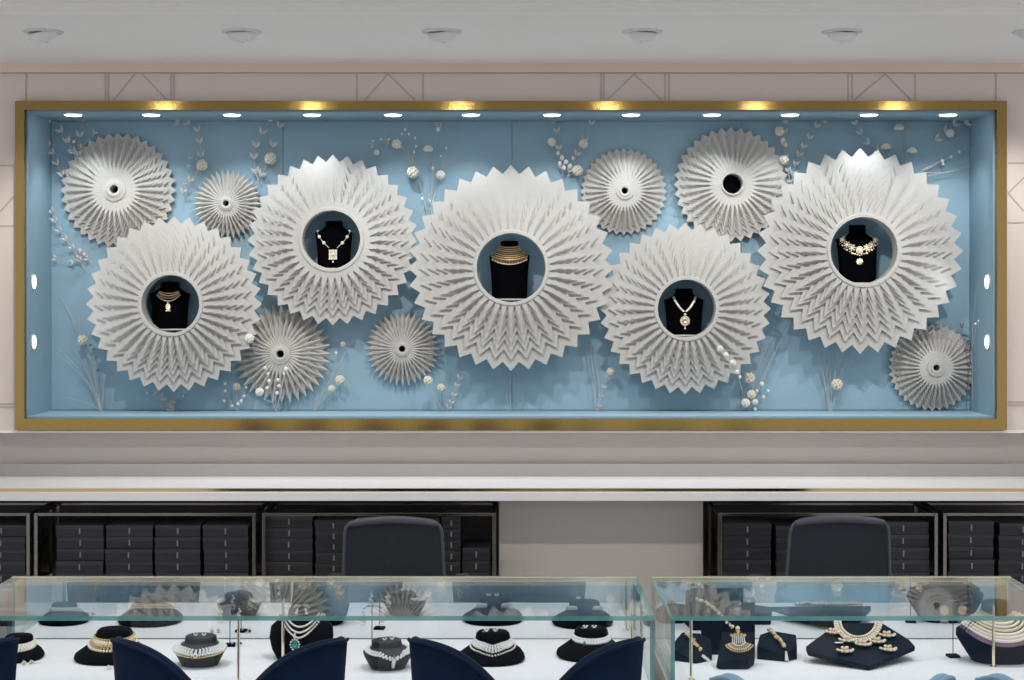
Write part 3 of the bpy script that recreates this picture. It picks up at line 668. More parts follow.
# ---------------------------------------------------------------- office chairs
def office_chair(cx, Y, rz, label, topz, w0, w1):
    r = thing('office_chair', label, 'chair', (cx, Y, 0), rz, group='mesh office chairs behind the counter')
    hz = topz; zb = .50
    def pt(u, v):   # u -1..1 across, v 0..1 upward; curved mesh back, away from seat is +y
        w = w1+(w0-w1)*v; w *= (1 - .04*max(0, v-.9)*10)
        sag = -.010*(u*u)
        return Vector((u*w, .02-.07*(1-u*u)*1.0+.06*v*.6, zb+(hz-zb)*v+(sag if v > .9 else 0)))
    b = MB(); n, m = 14, 14
    vs = [pt(-1+2*i/n, j/m*.97) for j in range(m+1) for i in range(n+1)]; k = len(vs)
    vs += [v+Vector((0,.004,0)) for v in vs]
    fs = [(j*(n+1)+i, j*(n+1)+i+1, (j+1)*(n+1)+i+1, (j+1)*(n+1)+i) for j in range(m) for i in range(n)]
    fs += [tuple(k+q for q in reversed(f)) for f in fs]
    b.add(vs, fs); b.build('mesh_back', 'mesh', r, smooth=True)
    b = MB(); 
    out = [pt(-1, v/10*.93) for v in range(11)]+[pt(-.97,.965), pt(-.9,.99)]+[pt(-.8+1.6*i/8, 1) for i in range(9)]+[pt(.9,.99), pt(.97,.965)]+[pt(1, .93-v/10*.93) for v in range(11)]
    b.tube(out, .007, n=8); b.build('back_frame', 'meshrim', r, smooth=True)
    b = MB(); rings = []
    for i in range(17):
        u = -.95+1.9*i/16; p = pt(u, .975); q = .010+.008*math.sqrt(max(0, 1-(u/.97)**2))
        rings.append([p+Vector((0, .012*math.cos(a)+.002, q*math.sin(a))) for a in [2*PI*k/10 for k in range(10)]])
    b.loft(rings); b.build('headband', 'meshrim', r, smooth=True)
    b = MB(); rings = []
    for z, s in ((.415,.9),(.425,1.),(.465,1.),(.485,.95),(.49,.85)): rings.append(ring_of(sec(z, 0, -.18, .235*s, .225*s, 3.5)))
    b.loft(rings); b.build('seat', 'mesh', r, smooth=True)
    b = MB(); b.tube([(0,.10,.40),(0,.07,.46),(0,.03,.58)], .022, n=8); b.box(-.10,.10,-.28,.12,.385,.415); b.build('back_bracket', 'plastic', r)
    b = MB(); b.cyl((0,-.16,.09),(0,-.16,.39),.028, n=12); b.build('gas_lift', 'chrome', r)
    for k in range(5):
        a = 2*PI*k/5+.3; e = Vector((.30*math.cos(a), -.16+.30*math.sin(a), .075))
        b = MB(); b.cyl((0,-.16,.10), e, .024, .016, n=8); b.build('base_arm', 'plastic', r)
        b = MB(); c = e-Vector((0,0,.047)); b.cyl(c-Vector((.02,0,0)), c+Vector((.02,0,0)), .0275, n=14); b.cyl(c, e, .008); b.build('caster', 'plastic', r)
    for s in (-1, 1):
        b = MB(); b.tube([(s*.19,-.12,.40),(s*.27,-.12,.43),(s*.28,-.12,.60)], .012, n=8); b.box(s*.28-.03, s*.28+.03, -.26, .02, .60, .622); b.build('armrest', 'plastic', r, bevel=.004)
    return r
OY = 6.85
office_chair(X(394.5,OY), OY, PI-.02, 'dark mesh office chair behind the long left counter', Z(518,OY), .205, .222)
office_chair(X(836,OY), OY, PI+.10, 'dark mesh office chair behind the counter on the right, turned slightly aside', Z(517,OY), .212, .236)

# ---------------------------------------------------------------- glass counters
GZ = H-1.03; DZ = H-1.25; GYF, GYB = 5.085, 5.78
def counter(x0, x1, label, rods):
    r = thing('glass_counter', label, 'display counter', ((x0+x1)/2, GYF, 0), group='glass jewellery counters')
    L = r.location
    def add(b, name, m, **k): return shift(b, L).build(name, m, r, **k)
    th = .014
    def pane(x0, x1, y0, y1, z0, z1, axis):
        b = MB(); b.box(x0, x1, y0, y1, z0, z1)
        order = ['-z','+z','-y','+x','+y','-x']
        for i, o in enumerate(order): b.m[i] = 0 if o[1] == axis else 1
        return b
    add(pane(x0, x1, GYF, GYB, GZ-th, GZ, 'z'), 'top_pane', ['glass', 'edge'])
    add(pane(x0, x1, GYF, GYF+th, DZ, GZ-th-.0005, 'y'), 'front_pane', ['glass', 'edge'])
    for a in (x0, x1-th): add(pane(a, a+th, GYF+th+.0005, GYB, DZ, GZ-th-.0005, 'x'), 'side_pane', ['glass', 'edge'])
    b = MB(); b.box(x0+th, x1-th, GYB-.012, GYB-.004, DZ+.002, GZ-th-.001); add(b, 'mirror_back', 'mirror')
    b = MB(); b.box(x0, x1, GYB-.004, GYB+.012, GZ-.022, GZ+.002); add(b, 'brass_rail', 'champagne', bevel=.001)
    b = MB(); b.box(x0+th+.001, x1-th-.001, GYF+th+.001, GYB-.012, DZ-.02, DZ); add(b, 'display_deck', 'deck')
    b = MB(); b.box(x0, x1, GYF, GYB, .08, DZ-.0205); add(b, 'cabinet', 'cab', bevel=.003)
    b = MB(); b.box(x0+.03, x1-.03, GYF+.05, GYB-.02, 0, .08); add(b, 'plinth', 'plastic')
    for (px, Y) in rods:
        b = MB(); x = X(px, Y); b.cyl((x, Y, DZ), (x, Y, GZ-th-.001), .0048, n=10); b.lathe([(.012,0),(.012,.004),(.005,.007),(.001,.007)], c=(x,Y,DZ), n=12); add(b, 'support_rod', 'champagne')
CL0, CL1 = X(12,5.78), X(637,5.78); CR0, CR1 = X(671,5.085), X(1011,5.78)
counter(CL0, CL1, 'long glass jewellery counter on the left with a mirrored back', [(238.5,5.13),(283,5.40),(632,5.62)])
counter(CR0, CR1, 'shorter glass jewellery counter on the right with a mirrored back', [(691,5.15),(993.5,5.33)])

# ---------------------------------------------------------------- jewellery forms in the counters
HAT = [sec(0,0,.01,.100,.105,2.2), sec(.008,0,.01,.106,.110,2.2), sec(.018,0,.012,.104,.106,2.1), sec(.034,0,.020,.088,.086,2.), sec(.048,0,.027,.069,.063,2.), sec(.058,0,.031,.056,.050,2.),
       sec(.070,0,.034,.054,.047,2.1), sec(.084,0,.036,.052,.044,2.3), sec(.091,0,.037,.045,.037,2.4), sec(.094,0,.038,.030,.026,2.4)]
HAT = [sec(z, cx+.006*(z > .03), cy, a*1.09, b_*1.04, e) for z,cx,cy,a,b_,e in HAT]
BOWL = [sec(0,0,0,.062,.055,2.2), sec(.022,0,0,.074,.064,2.2), sec(.045,0,0,.086,.076,2.2), sec(.058,0,.004,.088,.078,2.2), sec(.068,0,.010,.074,.064,2.), sec(.074,0,.014,.056,.047,2.),
        sec(.086,0,.016,.054,.044,2.), sec(.094,0,.018,.053,.042,2.2), sec(.099,0,.018,.042,.032,2.2)]
def ring_beads(b, secs, zf, zb_, r, mi=0, n=40, span=1.0, off=.003, every=1, sc=(1,1,1), vee=0.):
    r *= 1.22
    """beads all round a form; height zf at the front (towards -y) rising to zb_ behind."""
    for i in range(n):
        t_ = 2*PI*i/n; f = (1+math.cos(t_))/2      # 1 at the front
        if abs(((t_+PI) % (2*PI))-PI) > PI*span: continue
        z = zb_+(zf-zb_)*f - vee*max(0, 1-abs(((t_+PI)%(2*PI))-PI)/.5)
        if i % every: continue
        z_, cx, cy, a, bb, e = interp(secs, z)
        c, s = math.sin(t_), -math.cos(t_)
        b.ball((cx+(a+off)*math.copysign(abs(c)**(2/e), c), cy+(bb+off)*math.copysign(abs(s)**(2/e), s), z), r, mi=mi, sc=sc)
def form(px, base_py, secs, scale, label, m='velvet2', rz=0., fy=.1):
    Yf = (H-DZ)*F/(base_py-PY); Y = Yf+fy*scale
    r = thing('necklace_form', label, 'jewellery bust', (X(px,Y), Y, DZ+.0005), rz, group='low black necklace forms in the glass counters')
    b = MB(); b.loft([ring_of(s, 36) for s in secs]); o = b.build('padded_form', m, r, smooth=True)
    r.scale = (scale,)*3
    return r
def neck(of, label, grp='necklaces in the glass counters'):
    r = thing('necklace', label, 'necklace', of.location, of.rotation_euler[2], group=grp); r.scale = of.scale; return r
def earrings(of, secs, mt, label, dx=.014, sz=.0075, drop=True):
    r = thing('earring_pair', label, 'earrings', of.location, of.rotation_euler[2], group='earrings in the glass counters'); r.scale = of.scale
    zt = secs[-1][0]; cy = secs[-1][2]-.02
    for s in (-1, 1):
        b = MB(); p = (s*dx, cy, zt-.004); b.ball(p, sz, mi=0)
        for k in range(6): b.ball((p[0]+sz*1.3*math.cos(k*PI/3), p[1]-.002, p[2]+sz*1.3*math.sin(k*PI/3)), sz*.5, mi=0)
        if drop:
            for k in range(3): b.ball((p[0]+s*.002*k, p[1]-.010-.004*k, p[2]-.006-.005*k), sz*.75, mi=0)
        b.build('earring', mt, r)
    return r
def band(secs, rows, name, mats, parent, **kw):
    b = MB(); full = []
    for q, row in enumerate(rows):
        full.append(row)
        if q+1 < len(rows):
            nx = rows[q+1]; full.append(((row[0]+nx[0])/2, (row[1]+nx[1])/2, row[2]*.9, row[3], row[4]-3, row[5]))
    for zf, zb_, r, mi, n, off in full: ring_beads(b, secs, zf, zb_, r, mi, n, off=off, **kw)
    b.build(name, mats, parent)
# left counter, front row
o = form(15, 664, HAT, .82, 'black necklace form cut off by the left edge of the picture')
k_ = neck(o, 'broad pearl band necklace on the form cut off by the left picture edge')
band(HAT, [(.058,.074,.0052,0,40,.004),(.049,.070,.0052,1,44,.004),(.040,.068,.0050,0,48,.004)], 'bead_band', ['pearl','diamond'], k_)
o = form(110, 666, HAT, 1.05, 'black necklace form partly behind the left tip of the second navy chair')
k_ = neck(o, 'wide gold and pearl band necklace with looped beads, left part of the counter')
band(HAT, [(.064,.076,.0040,0,44,.004),(.056,.073,.0046,1,44,.004),(.047,.070,.0046,0,50,.004),(.038,.067,.0042,1,56,.004)], 'bead_band', ['gold','pearl'], k_)
o = form(200, 671, BOWL, .97, 'grey bowl-shaped necklace form with a black neck in the left counter', 'velvetg')
k_ = neck(o, 'wide silver stone collar necklace with a pearl centre drop and gold rim')
band(BOWL, [(.066,.076,.0038,0,46,.003),(.059,.073,.0044,0,50,.003),(.051,.071,.0044,0,54,.003)], 'stone_collar', ['diamond'], k_, span=.72, vee=.004)
band(BOWL, [(.042,.070,.0028,0,90,.003)], 'gold_rim', ['gold'], k_, span=.72, vee=.004)
b = MB(); b.ball((0,-.082,.048), .009, mi=1); b.ball((0,-.085,.048), .005, mi=0, sc=(1,1.6,1)); b.build('centre_drop', ['purple','pearl'], k_)
earrings(o, BOWL, 'diamond', 'pair of silver stud earrings perched on the grey bowl-shaped form', drop=False)
# tall form with emerald pendant
TALL = [sec(0,0,.01,.085,.085,2.2), sec(.03,0,.012,.102,.085,2.2), sec(.07,0,.016,.112,.080,2.2), sec(.105,0,.026,.108,.062,2.2), sec(.125,0,.036,.085,.045,2.), sec(.138,0,.040,.052,.036,2.), sec(.160,0,.044,.048,.034,2.), sec(.172,0,.046,.040,.028,2.)]
o = form(301, 664, TALL, .98, 'tall rounded black necklace form near the brass rods in the left counter')
k_ = neck(o, 'three-strand pink pearl necklace with a green emerald drop pendant')
b = MB()
for r_i, (w, zt, d, p) in enumerate([(.060,.146,.034,2.),(.070,.144,.048,1.8),(.078,.142,.062,1.6)]):
    for x, z in uarc(30, w, zt, d, p): b.ball(front(TALL, x, z, .004), .0040, mi=r_i % 2)
b.build('pearl_strand', ['pearl', 'diamond'], k_)
b = MB(); c = front(TALL, -.012, .060, .006); b.ball(c, .012, mi=0, sc=(.9,.5,1.2))
for i in range(12): b.ball((c[0]+.015*math.cos(i*PI/6), c[1]-.001, c[2]+.018*math.sin(i*PI/6)), .0036, mi=1)
b.ball((c[0], c[1], c[2]+.026), .006, mi=1); b.ball((c[0], c[1], c[2]+.036), .004, mi=1)
b.build('emerald_pendant', ['emerald','diamond'], k_)
earrings(o, TALL, 'diamond', 'pair of clear drop earrings on the tall rounded form')
o = form(388, 674, BOWL, .93, 'grey bowl-shaped necklace form between two navy chair tips', 'velvetg', rz=.35)
k_ = neck(o, 'pointed silver stone necklace with a V-shaped front and violet centre stone')
band(BOWL, [(.064,.078,.0040,0,46,.003),(.057,.075,.0042,0,50,.003)], 'stone_collar', ['diamond'], k_, span=.7, vee=.016)
b = MB()
for i in range(7):
    for j in (-1,0,1): b.ball(front(BOWL, j*.006*(1-i/8), .050-.006*i, .005), .0042, mi=0)
b.ball(front(BOWL, 0, .054, .008), .006, mi=1)
b.build('v_drop', ['diamond','purple'], k_)
earrings(o, BOWL, 'diamond', 'pair of silver stud earrings on the form between two navy chair tips', drop=False)
o = form(491, 667, HAT, 1.0, 'black necklace form in the middle of the counter, clear of the chairs')
k_ = neck(o, 'wide silver stone necklace with beaded lower edge, middle of the left counter')
band(HAT, [(.060,.076,.0034,0,54,.003),(.053,.073,.0042,0,50,.003),(.045,.070,.0042,0,54,.003)], 'stone_band', ['diamond'], k_, span=.85, vee=.006)
band(HAT, [(.037,.066,.0030,0,64,.003)], 'pearl_edge', ['pearl'], k_, span=.85, vee=.006)
earrings(o, HAT, 'diamond', 'pair of chunky silver cluster earrings on the middle necklace form', .015, .0085)
o = form(590, 663, HAT, 1.0, 'black necklace form behind the right tip of the third navy chair')
k_ = neck(o, 'slim silver stone necklace with one green stone, behind the third navy chair')
band(HAT, [(.060,.074,.0050,0,44,.004),(.051,.070,.0050,0,48,.004)], 'stone_band', ['diamond'], k_, span=.85)
b = MB(); b.ball(front(HAT, -.020, .053, .009), .0055); b.build('green_stone', 'emerald', k_)
earrings(o, HAT, 'diamond', 'pair of long pale leaf earrings on the form behind the third navy chair', .015, .0085)
# small earring stands and loose pieces
def stand(px, base_py, hgt, label, rods=True):
    Y = (H-DZ)*F/(base_py-PY)
    r = thing('earring_stand', label, 'earring stand', (X(px,Y), Y, DZ+.0005), .12, group='small square-footed earring stands')
    b = MB(); b.box(-.019,.019,-.019,.019,0,.008); b.build('foot', 'velvet2', r, bevel=.001)
    b = MB(); b.cyl((0,0,.008),(0,0,hgt),.0016); b.build('post', 'plastic', r)
    b = MB(); b.tube([(-.032,0,hgt-.010),(-.016,0,hgt),(0,0,hgt+.001),(.016,0,hgt),(.032,0,hgt-.010)], .0016); b.build('cross_bar', 'plastic', r)
    return r, Y
def hang_pair(px, Y, hgt, mats, kind, label, rz=.12):
    r = thing('earring_pair', label, 'earrings', (X(px,Y), Y, DZ+hgt), rz, group='earrings in the glass counters')
    for s in (-1,1):
        b = MB(); x = s*.032; z = -.010
        b.cyl((x,0,z),(x,-.001,z-.008),.0008)
        if kind == 'disc':
            b.lathe([(.001,.003),(.014,.003),(.016,0),(.014,-.003),(.001,-.003)], c=(x,-.001,z-.022), axis='y', n=18, mi=0)
            for i in range(12): b.ball((x+.016*math.cos(i*PI/6), -.003, z-.022+.016*math.sin(i*PI/6)), .0028, mi=1)
            b.lathe([(.001,0),(.006,-.002),(.013,-.014),(.014,-.016),(.001,-.016)], c=(x,-.001,z-.040), n=16, mi=0)
            for i in range(10): b.ball((x+.012*math.cos(i*PI/5), -.001+.012*math.sin(i*PI/5), z-.062), .0035, mi=2)
        else:
            for k in range(5): b.ball((x+.004*math.sin(k*2), -.002, z-.010-.008*k), .0045+.0008*k, mi=k % 2)
            for i in range(6): b.ball((x+.009*math.cos(i*PI/3), -.002, z-.048+.009*math.sin(i*PI/3)), .0035, mi=1)
        b.build('earring', mats, r)
    return r
_, Y = stand(230, 646, .150, 'small black earring stand left of the brass rod in the left counter')
hang_pair(230, Y, .150, ['palegold','pearl','pearl'], 'c', 'pair of beaded gold earrings hanging near the left brass rod')
_, Y = stand(372, 649, .150, 'small black earring stand behind the V-shaped necklace form')
hang_pair(372, Y, .150, ['palegold','diamond','diamond'], 'c', 'pair of pale gold earrings hanging behind the V-shaped necklace form')
_, Y = stand(953, 657, .192, 'small black earring stand beside the large navy bust')
hang_pair(953, Y, .192, ['palegold','gold','purple'], 'disc', 'pair of round gold disc earrings with domed purple drops')
def loose(px, py, mats, label, rz=0., tagd=True):
    Y = (H-DZ)*F/(py-PY)
    r = thing('earring_pair', label, 'earrings', (X(px,Y), Y, DZ+.0005), rz, group='earrings lying on the white deck')
    for s in (-1,1):
        b = MB()
        for k in range(4): b.ball((s*.012+.004*math.cos(k*1.7), -.006*k, .006), .006-.0006*k, mi=k % 2, sc=(1,1,.8))
        b.ball((s*.012, -.012, .012), .004, mi=1)
        b.build('earring', mats, r)
    if tagd:
        b = MB(); b.box(.018,.045,-.004,.004,.001,.003); b.build('price_tag', 'tagw', r)
loose(27, 664, ['diamond','gold'], 'pair of silver and gold earrings lying by the left cut-off form', .4)
loose(113, 669, ['diamond','pearl'], 'pair of small white earrings lying just before the second form', 0, False)
loose(204, 645, ['palegold','diamond'], 'pair of pale gold earrings lying behind the grey bowl-shaped form', 0, False)
loose(236, 645, ['velvetg','diamond'], 'pair of dark stone earrings lying right of the left brass rod', 0, False)

# right counter: angular navy blocks
import bmesh
def hull(name, pts, m, parent, at):
    me = bpy.data.meshes.new(name); bm = bmesh.new()
    for p in pts: bm.verts.new(Vector(p)-Vector(at))
    bmesh.ops.convex_hull(bm, input=bm.verts[:]); 
    for v in [v for v in bm.verts if not v.link_faces]: bm.verts.remove(v)
    bmesh.ops.dissolve_limit(bm, angle_limit=.02, verts=bm.verts[:], edges=bm.edges[:])
    bmesh.ops.recalc_face_normals(bm, faces=bm.faces[:])
    bm.to_mesh(me); bm.free(); me.materials.append(M[m]); o = bpy.data.objects.new(name, me); col.objects.link(o); o.parent = parent
    bv = o.modifiers.new('bevel','BEVEL'); bv.width = .0015; bv.segments = 2; bv.limit_method = 'ANGLE'
    return o
def G(px, Y, h=0.): return (X(px, Y), Y, DZ+.0005+h)
def Yg(py): return (H-DZ)*F/(py-PY)
GB = 'navy display blocks in the right counter'
# R1 wedge block with chain
y0 = Yg(664); r = thing('display_block', 'faceted navy display block at the left end of the right counter', 'display block', G(696, y0), group=GB)
hull('faceted_block', [G(674,y0+.05),G(696,y0),G(712,y0+.05),G(700,y0+.13),G(676,y0+.13), G(674,y0+.05,.038),G(700,y0+.13,.075),G(682,y0+.13,.078),G(675,y0+.10,.055),G(712,y0+.05,.022),G(696,y0,.004),G(711,y0+.10,.06)], 'navyblk', r, r.location)
n = thing('necklace', 'gold leaf chain with a white tag over the faceted navy block', 'necklace', G(692, y0+.06, .06), group='jewellery in the right counter')
def chain_on(n, pts, mats, r0, name, cl=True):
    b = MB(); L = n.location
    for i in range(len(pts)-1):
        a = Vector(pts[i])-L; c = Vector(pts[i+1])-L; m = max(2, int((c-a).length/(r0*1.6)))
        for k in range(m):
            p = a.lerp(c, k/m); b.ball(p, r0, mi=k % len(mats))
            if cl: b.ball(p+Vector((random.uniform(-.006,.006), -.003, random.uniform(-.004,.005))), r0*.8, mi=(k+1) % len(mats))
    b.build(name, mats, n)
chain_on(n, [G(686,y0+.11,.082),G(691,y0+.07,.072),G(698,y0+.04,.052),G(703,y0+.02,.036)], ['gold','palegold'], .0068, 'leaf_chain')
b = MB(); L = n.location; a = Vector(G(703,y0-.006,.034))-L; b.add([a+Vector(v) for v in [(0,0,0),(.024,-.004,-.018),(.020,-.006,-.026),(-.005,-.002,-.008),(0,.002,0),(.024,-.002,-.018),(.020,-.004,-.026),(-.005,0,-.008)]], [(0,1,2,3),(7,6,5,4),(0,4,5,1),(1,5,6,2),(2,6,7,3),(3,7,4,0)]); b.build('price_tag', 'tagw', n)
# R2 tall block at the back
y0 = Yg(655); r = thing('display_block', 'tall dark navy display block standing behind the fan-shaped pendant', 'display block', G(728, y0), group=GB)
hull('upright_block', [G(701,y0),G(755,y0),G(701,y0+.12),G(755,y0+.12),G(701,y0+.02,.128),G(755,y0+.02,.128),G(701,y0+.12,.158),G(755,y0+.12,.158)], 'navyblk', r, r.location)
n = thing('necklace', 'gold flower necklace draped over the tall navy block', 'necklace', G(724, y0+.01, .13), group='jewellery in the right counter')
chain_on(n, [G(697,y0+.11,.170),G(706,y0+.08,.165),G(716,y0+.03,.148),G(722,y0+.012,.132),G(730,y0-.003,.105),G(735,y0-.003,.092)], ['gold','pearl'], .0065, 'flower_chain')
# R3 pedestal with fan pendant
y0 = Yg(669.5); r = thing('display_block', 'narrow navy pedestal block with a sloping face carrying a fan-shaped pendant', 'display block', G(734, y0), group=GB)
hull('pedestal', [G(719,y0),G(748,y0),G(716,y0+.03),G(754,y0+.06),G(722,y0+.10),G(754,y0+.10),G(718,y0,.028),G(748,y0,.028),G(722,y0+.09,.105),G(755,y0+.09,.105),G(755,y0+.09,.02)], 'navyblk', r, r.location)
n = thing('pendant', 'fan-shaped gold and pearl pendant with blue tassel strands', 'pendant', G(738.5, y0+.02, .070), group='jewellery in the right counter')
b = MB(); bx, byy, bz = .0, -.012, .028
b.ball((.0,.018,.058), .008, mi=1); b.ball((0,.014,.048), .008, mi=0)
for i in range(5): b.ball(((i-2)*.011, .010, .040-abs(i-2)*.002), .006, mi=0)
for i in range(7): b.tube([((i-3)*.006,.006,.036),((i-3)*.007,-.006,.012)], .0022, mi=2)
for k in range(4):
    nb = 9+k*2; rr = .018+.0065*k
    for i in range(nb):
        a = PI*1.12+PI*.76*i/(nb-1); b.ball((rr*1.25*math.cos(a), -.012-.004*k, .022+rr*.85*math.sin(a)), .0036, mi=(k % 2 == 0)*1 if k < 4 else 1)
b.build('beaded_fan', ['gold','pearl','ribbon'], n)
# R4 hex block
y0 = Yg(662); r = thing('display_block', 'short navy hexagonal block holding a chain with a white tassel', 'display block', G(777, y0), group=GB)
hull('hexagonal_block', [G(757,y0+.04),G(786,y0),G(797,y0+.04),G(794,y0+.12),G(760,y0+.12),G(757,y0+.04,.045),G(786,y0,.022),G(797,y0+.04,.048),G(796,y0+.12,.066),G(772,y0+.13,.078),G(760,y0+.12,.066)], 'navyblk', r, r.location)
n = thing('necklace', 'gold cluster chain ending in a white tassel on the hexagonal block', 'necklace', G(778, y0+.05, .06), group='jewellery in the right counter')
chain_on(n, [G(770,y0+.12,.086),G(774,y0+.08,.078),G(781,y0+.04,.062),G(785,y0+.01,.045)], ['palegold','gold'], .0072, 'cluster_chain')
b = MB(); L = n.location; a = Vector(G(786,y0-.008,.038))-L; b.tube([a, a+Vector((.001,-.004,-.018)), a+Vector((.002,-.004,-.030))], .003, .007, n=8); b.build('tassel', 'tagw', n)
# R5 big slab
y0 = Yg(671); r = thing('display_block', 'large tilted black diamond-shaped slab under the medallion necklace', 'display block', G(868, y0), group=GB)
def slab(px, Y, h): return [G(px, Y, h), G(px, Y+.004, max(0, h-.016))]
hull('tilted_slab', slab(869,y0,.017)+slab(915,y0+.15,.048)+slab(909,y0+.20,.06)+slab(882,y0+.34,.088)+slab(838,y0+.34,.088)+slab(806,y0+.15,.048)+slab(808,y0+.11,.040)+[G(840,y0+.18,0),G(890,y0+.18,0),G(850,y0+.30,0),G(880,y0+.30,0),G(869,y0+.03,0)], 'navyblk', r, r.location)
n = thing('necklace', 'round gold necklace with seven semicircular pink medallions on the tilted slab', 'necklace', G(861, y0+.16, .07), group='jewellery in the right counter')
L = n.location; b = MB(); 
def onslab(px, py):   # point of the slab's tilted plane seen at this pixel
    # plane: z = DZ + .017 + s*(Y-y0)
    s = (.088-.017)/.34; Y = (H-DZ-.019+s*y0)/((py-PY)/F+s); return Vector((X(px,Y), Y, Z(py,Y)))
for i in range(54):
    a = PI*1.0+PI*1.0*i/53; 
    for rr in (18.5, 21.5, 24.):
        p = onslab(858+rr*math.cos(a)*.97, 622+rr*.88*-math.sin(a)); b.ball(p-L+Vector((0,-.003,.005)), .0050, mi=i % 2)
b.build('bead_collar', ['palegold','pearl'], n)
for (mx, my) in [(833,633),(847,641),(863,645),(877,642),(887,636),(845,651.5),(888,650)]:
    b = MB(); c = onslab(mx, my)-L
    b.add([c+Vector((.024*math.cos(PI+PI*i/10), .030*math.sin(PI+PI*i/10), .008)) for i in range(11)]+[c+Vector((.024*math.cos(PI+PI*i/10), .030*math.sin(PI+PI*i/10), .002)) for i in range(11)], [tuple(range(11)), tuple(range(21,10,-1))]+[(i,(i+1)%11,11+(i+1)%11,11+i) for i in range(11)], 2)
    for i in range(11):
        a = PI+PI*i/10; b.ball(c+Vector((.026*math.cos(a), .033*math.sin(a), .007)), .0048, mi=i % 2)
    b.ball(c+Vector((0,-.008,.012)), .007, mi=0); b.ball(c+Vector((-.008,.004,.012)), .006, mi=1); b.ball(c+Vector((.008,.004,.012)), .006, mi=1)
    b.build('medallion', ['palegold','pearl','pink'], n)
b = MB(); c = onslab(839,644)-L; b.box(c.x-.014,c.x+.014,c.y-.008,c.y+.006,c.z+.004,c.z+.006); b.build('price_tag', 'tagw', n)
# R7 large navy bust with bib necklace
y0 = Yg(666)
BIG = [sec(z,cx,cy,a*.83,b_,e) for z,cx,cy,a,b_,e in [sec(0,0,0,.110,.070,2.6), sec(.05,0,-.004,.150,.078,2.4), sec(.085,0,-.002,.175,.080,2.2), sec(.105,0,.006,.172,.076,2.), sec(.125,0,.020,.130,.060,2.), sec(.140,0,.030,.080,.046,2.), sec(.165,0,.036,.060,.040,2.), sec(.188,0,.040,.056,.036,2.), sec(.195,0,.042,.048,.028,2.)]]
r = thing('necklace_form', 'large navy necklace bust flaring upwards at the right picture edge', 'jewellery bust', (X(999,y0+.085), y0+.085, DZ+.0005), 0, group='low black necklace forms in the glass counters')
b = MB(); b.loft([ring_of(s, 40) for s in BIG]); b.build('padded_form', 'navyblk', r, smooth=True)
n = thing('necklace', 'very wide cream pearl bib necklace edged with purple drops', 'necklace', r.location, 0, group='jewellery in the right counter')
b = MB()
for k, (w, zt, d) in enumerate([(.052,.160,.014),(.063,.156,.018),(.075,.152,.022),(.086,.147,.026),(.097,.142,.030),(.107,.136,.034),(.116,.130,.038),(.124,.124,.042)]):
    for x, z in uarc(24+k*4, w, zt, d, 2.2): b.ball(front(BIG, x, z, .005), .0062, mi=[2,1,0,0,1,0,0,0][k])
b.build('pearl_bib', ['pearl','palegold','gold'], n)
b = MB()
for x, z in uarc(44, .131, .116, .046, 2.2): b.ball(front(BIG, x, z, .006), .0062, mi=0, sc=(.8,.8,1.3))
b.build('purple_fringe', 'purple', n)

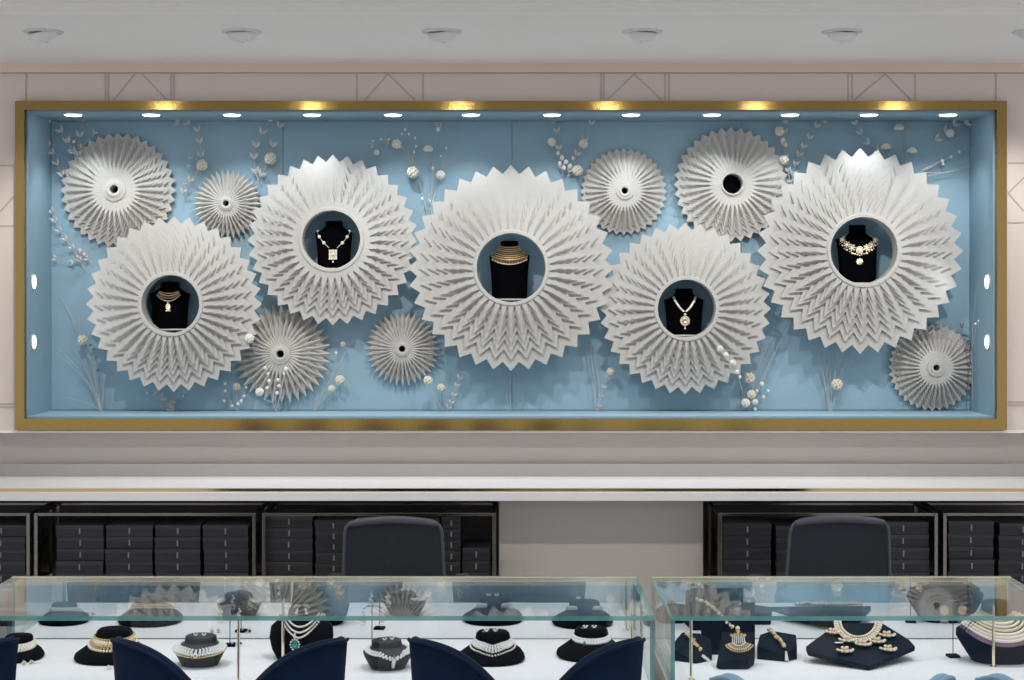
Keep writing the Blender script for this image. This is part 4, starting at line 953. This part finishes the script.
# ---------------------------------------------------------------- customer chairs
def tub_chair(cx, Y, rz, m, label, tipz=.945, w=.325, grp='navy velvet chairs at the counter', dip=.225, rnd=.004, pw=2.4):
    r = thing('tub_chair', label, 'chair', (cx, Y, 0), rz, group=grp)
    # back shell wraps round the rear (towards -y), its rim high at the two wing tips and dipping at the centre
    n = 40; rings = []
    tk = .038
    for i in range(n+1):
        u = -1+2*i/n; a = -PI/2+u*PI*.50; c, s = math.cos(a), math.sin(a)
        R_ = w; rx, ry = R_*c, R_*.42*s
        zt = tipz-dip*(1-abs(c))**pw - rnd*max(0, (abs(c)-.86)/.14)**2
        zb = .40
        nx, ny = c, s
        prof = [(0,zb),(0,zt-.015),(-.010,zt-.003),(-tk/2,zt),(-tk+.010,zt-.003),(-tk,zt-.015),(-tk,zb)]
        taper = 1.0
        ring = []
        for off, z in prof:
            fl = .88+.12*(z-zb)/(tipz-zb)
            ring.append(((rx+nx*off)*fl, (ry+ny*off)*fl+.0, z))
        rings.append(ring)
    b = MB(); b.loft(rings); b.build('backrest', m, r, smooth=True)
    # piping along the rim
    pts = [Vector(q[1])+Vector((0,0,.006)) for q in rings]
    b = MB(); b.tube(pts, .0055, n=6); b.build('piping', m, r, smooth=True)
    b = MB(); b.loft([ring_of(sec(z, 0, .02, .285*s, .27*s, 2.8)) for z, s in ((.385,.94),(.40,1.),(.455,1.02),(.485,.99),(.50,.9),(.505,.6))]); b.build('seat', m, r, smooth=True)
    b = MB(); b.loft([ring_of(sec(z, 0, .0, .27*s, .25*s, 2.8)) for z, s in ((.34,.94),(.35,1.),(.385,1.))]); b.build('seat_base', 'wood', r, smooth=True)
    for sx in (-1,1):
        for sy in (-1,1):
            b = MB(); b.cyl((sx*.17, sy*.16, .345), (sx*.23, sy*.22, 0), .017, .010, n=10); b.build('leg', 'brassm', r, smooth=True)
    return r
CY = 4.40
for px, lab in ((-99,'navy velvet tub chair cut off by the left picture edge'), (230,'navy velvet tub chair second from the left, its back dipping in the middle'), (526.5,'navy velvet tub chair before the middle necklace form, right of the second')):
    tub_chair(X(px, CY), CY, 0, 'navy', lab, tipz=Z(634.5,CY), w=.3245)
for px, lab in ((832,'sky blue velvet tub chair before the tilted slab in the right counter'), (1098,'sky blue velvet tub chair cut off at the right picture edge')):
    tub_chair(X(px, 4.15), 4.15, 0, 'skyblue', lab, tipz=Z(664,4.15), w=.318, grp='sky blue velvet chairs at the counter', dip=.30, rnd=.03, pw=1.5)

# ---------------------------------------------------------------- light of the shop, camera
for x in (-3.2, -1.6, 0., 1.6, 3.2):
    for y in (4.1, 5.3):
        spot((x, y, 3.0), (x, y+.05, 0), 50, 88, .9, .06, (1., .98, 1.), 'shop_downlight')
w = bpy.data.worlds.new('shop_air'); S.world = w; w.use_nodes = True
bg = w.node_tree.nodes['Background']; bg.inputs[0].default_value = (.93, .95, 1., 1); bg.inputs[1].default_value = .80
cam = bpy.data.cameras.new('camera'); co = bpy.data.objects.new('camera', cam); col.objects.link(co); S.camera = co
co.location = (0, 0, H); co.rotation_euler = (PI/2, 0, 0)
cam.sensor_width = 36; cam.lens = 36*F/1024; cam.shift_x = (512-PX)/1024; cam.shift_y = -(340-PY)/1024
cam.clip_end = 100
S.view_settings.view_transform = 'Standard'; S.view_settings.look = 'None'; S.view_settings.gamma = 1; S.view_settings.use_curve_mapping = False
S.view_settings.exposure = 0.0
S.cycles.transparent_max_bounces = 24; S.cycles.max_bounces = 10; S.cycles.caustics_reflective = False; S.cycles.caustics_refractive = False
S.cycles.use_denoising = True; S.cycles.sample_clamp_indirect = 6
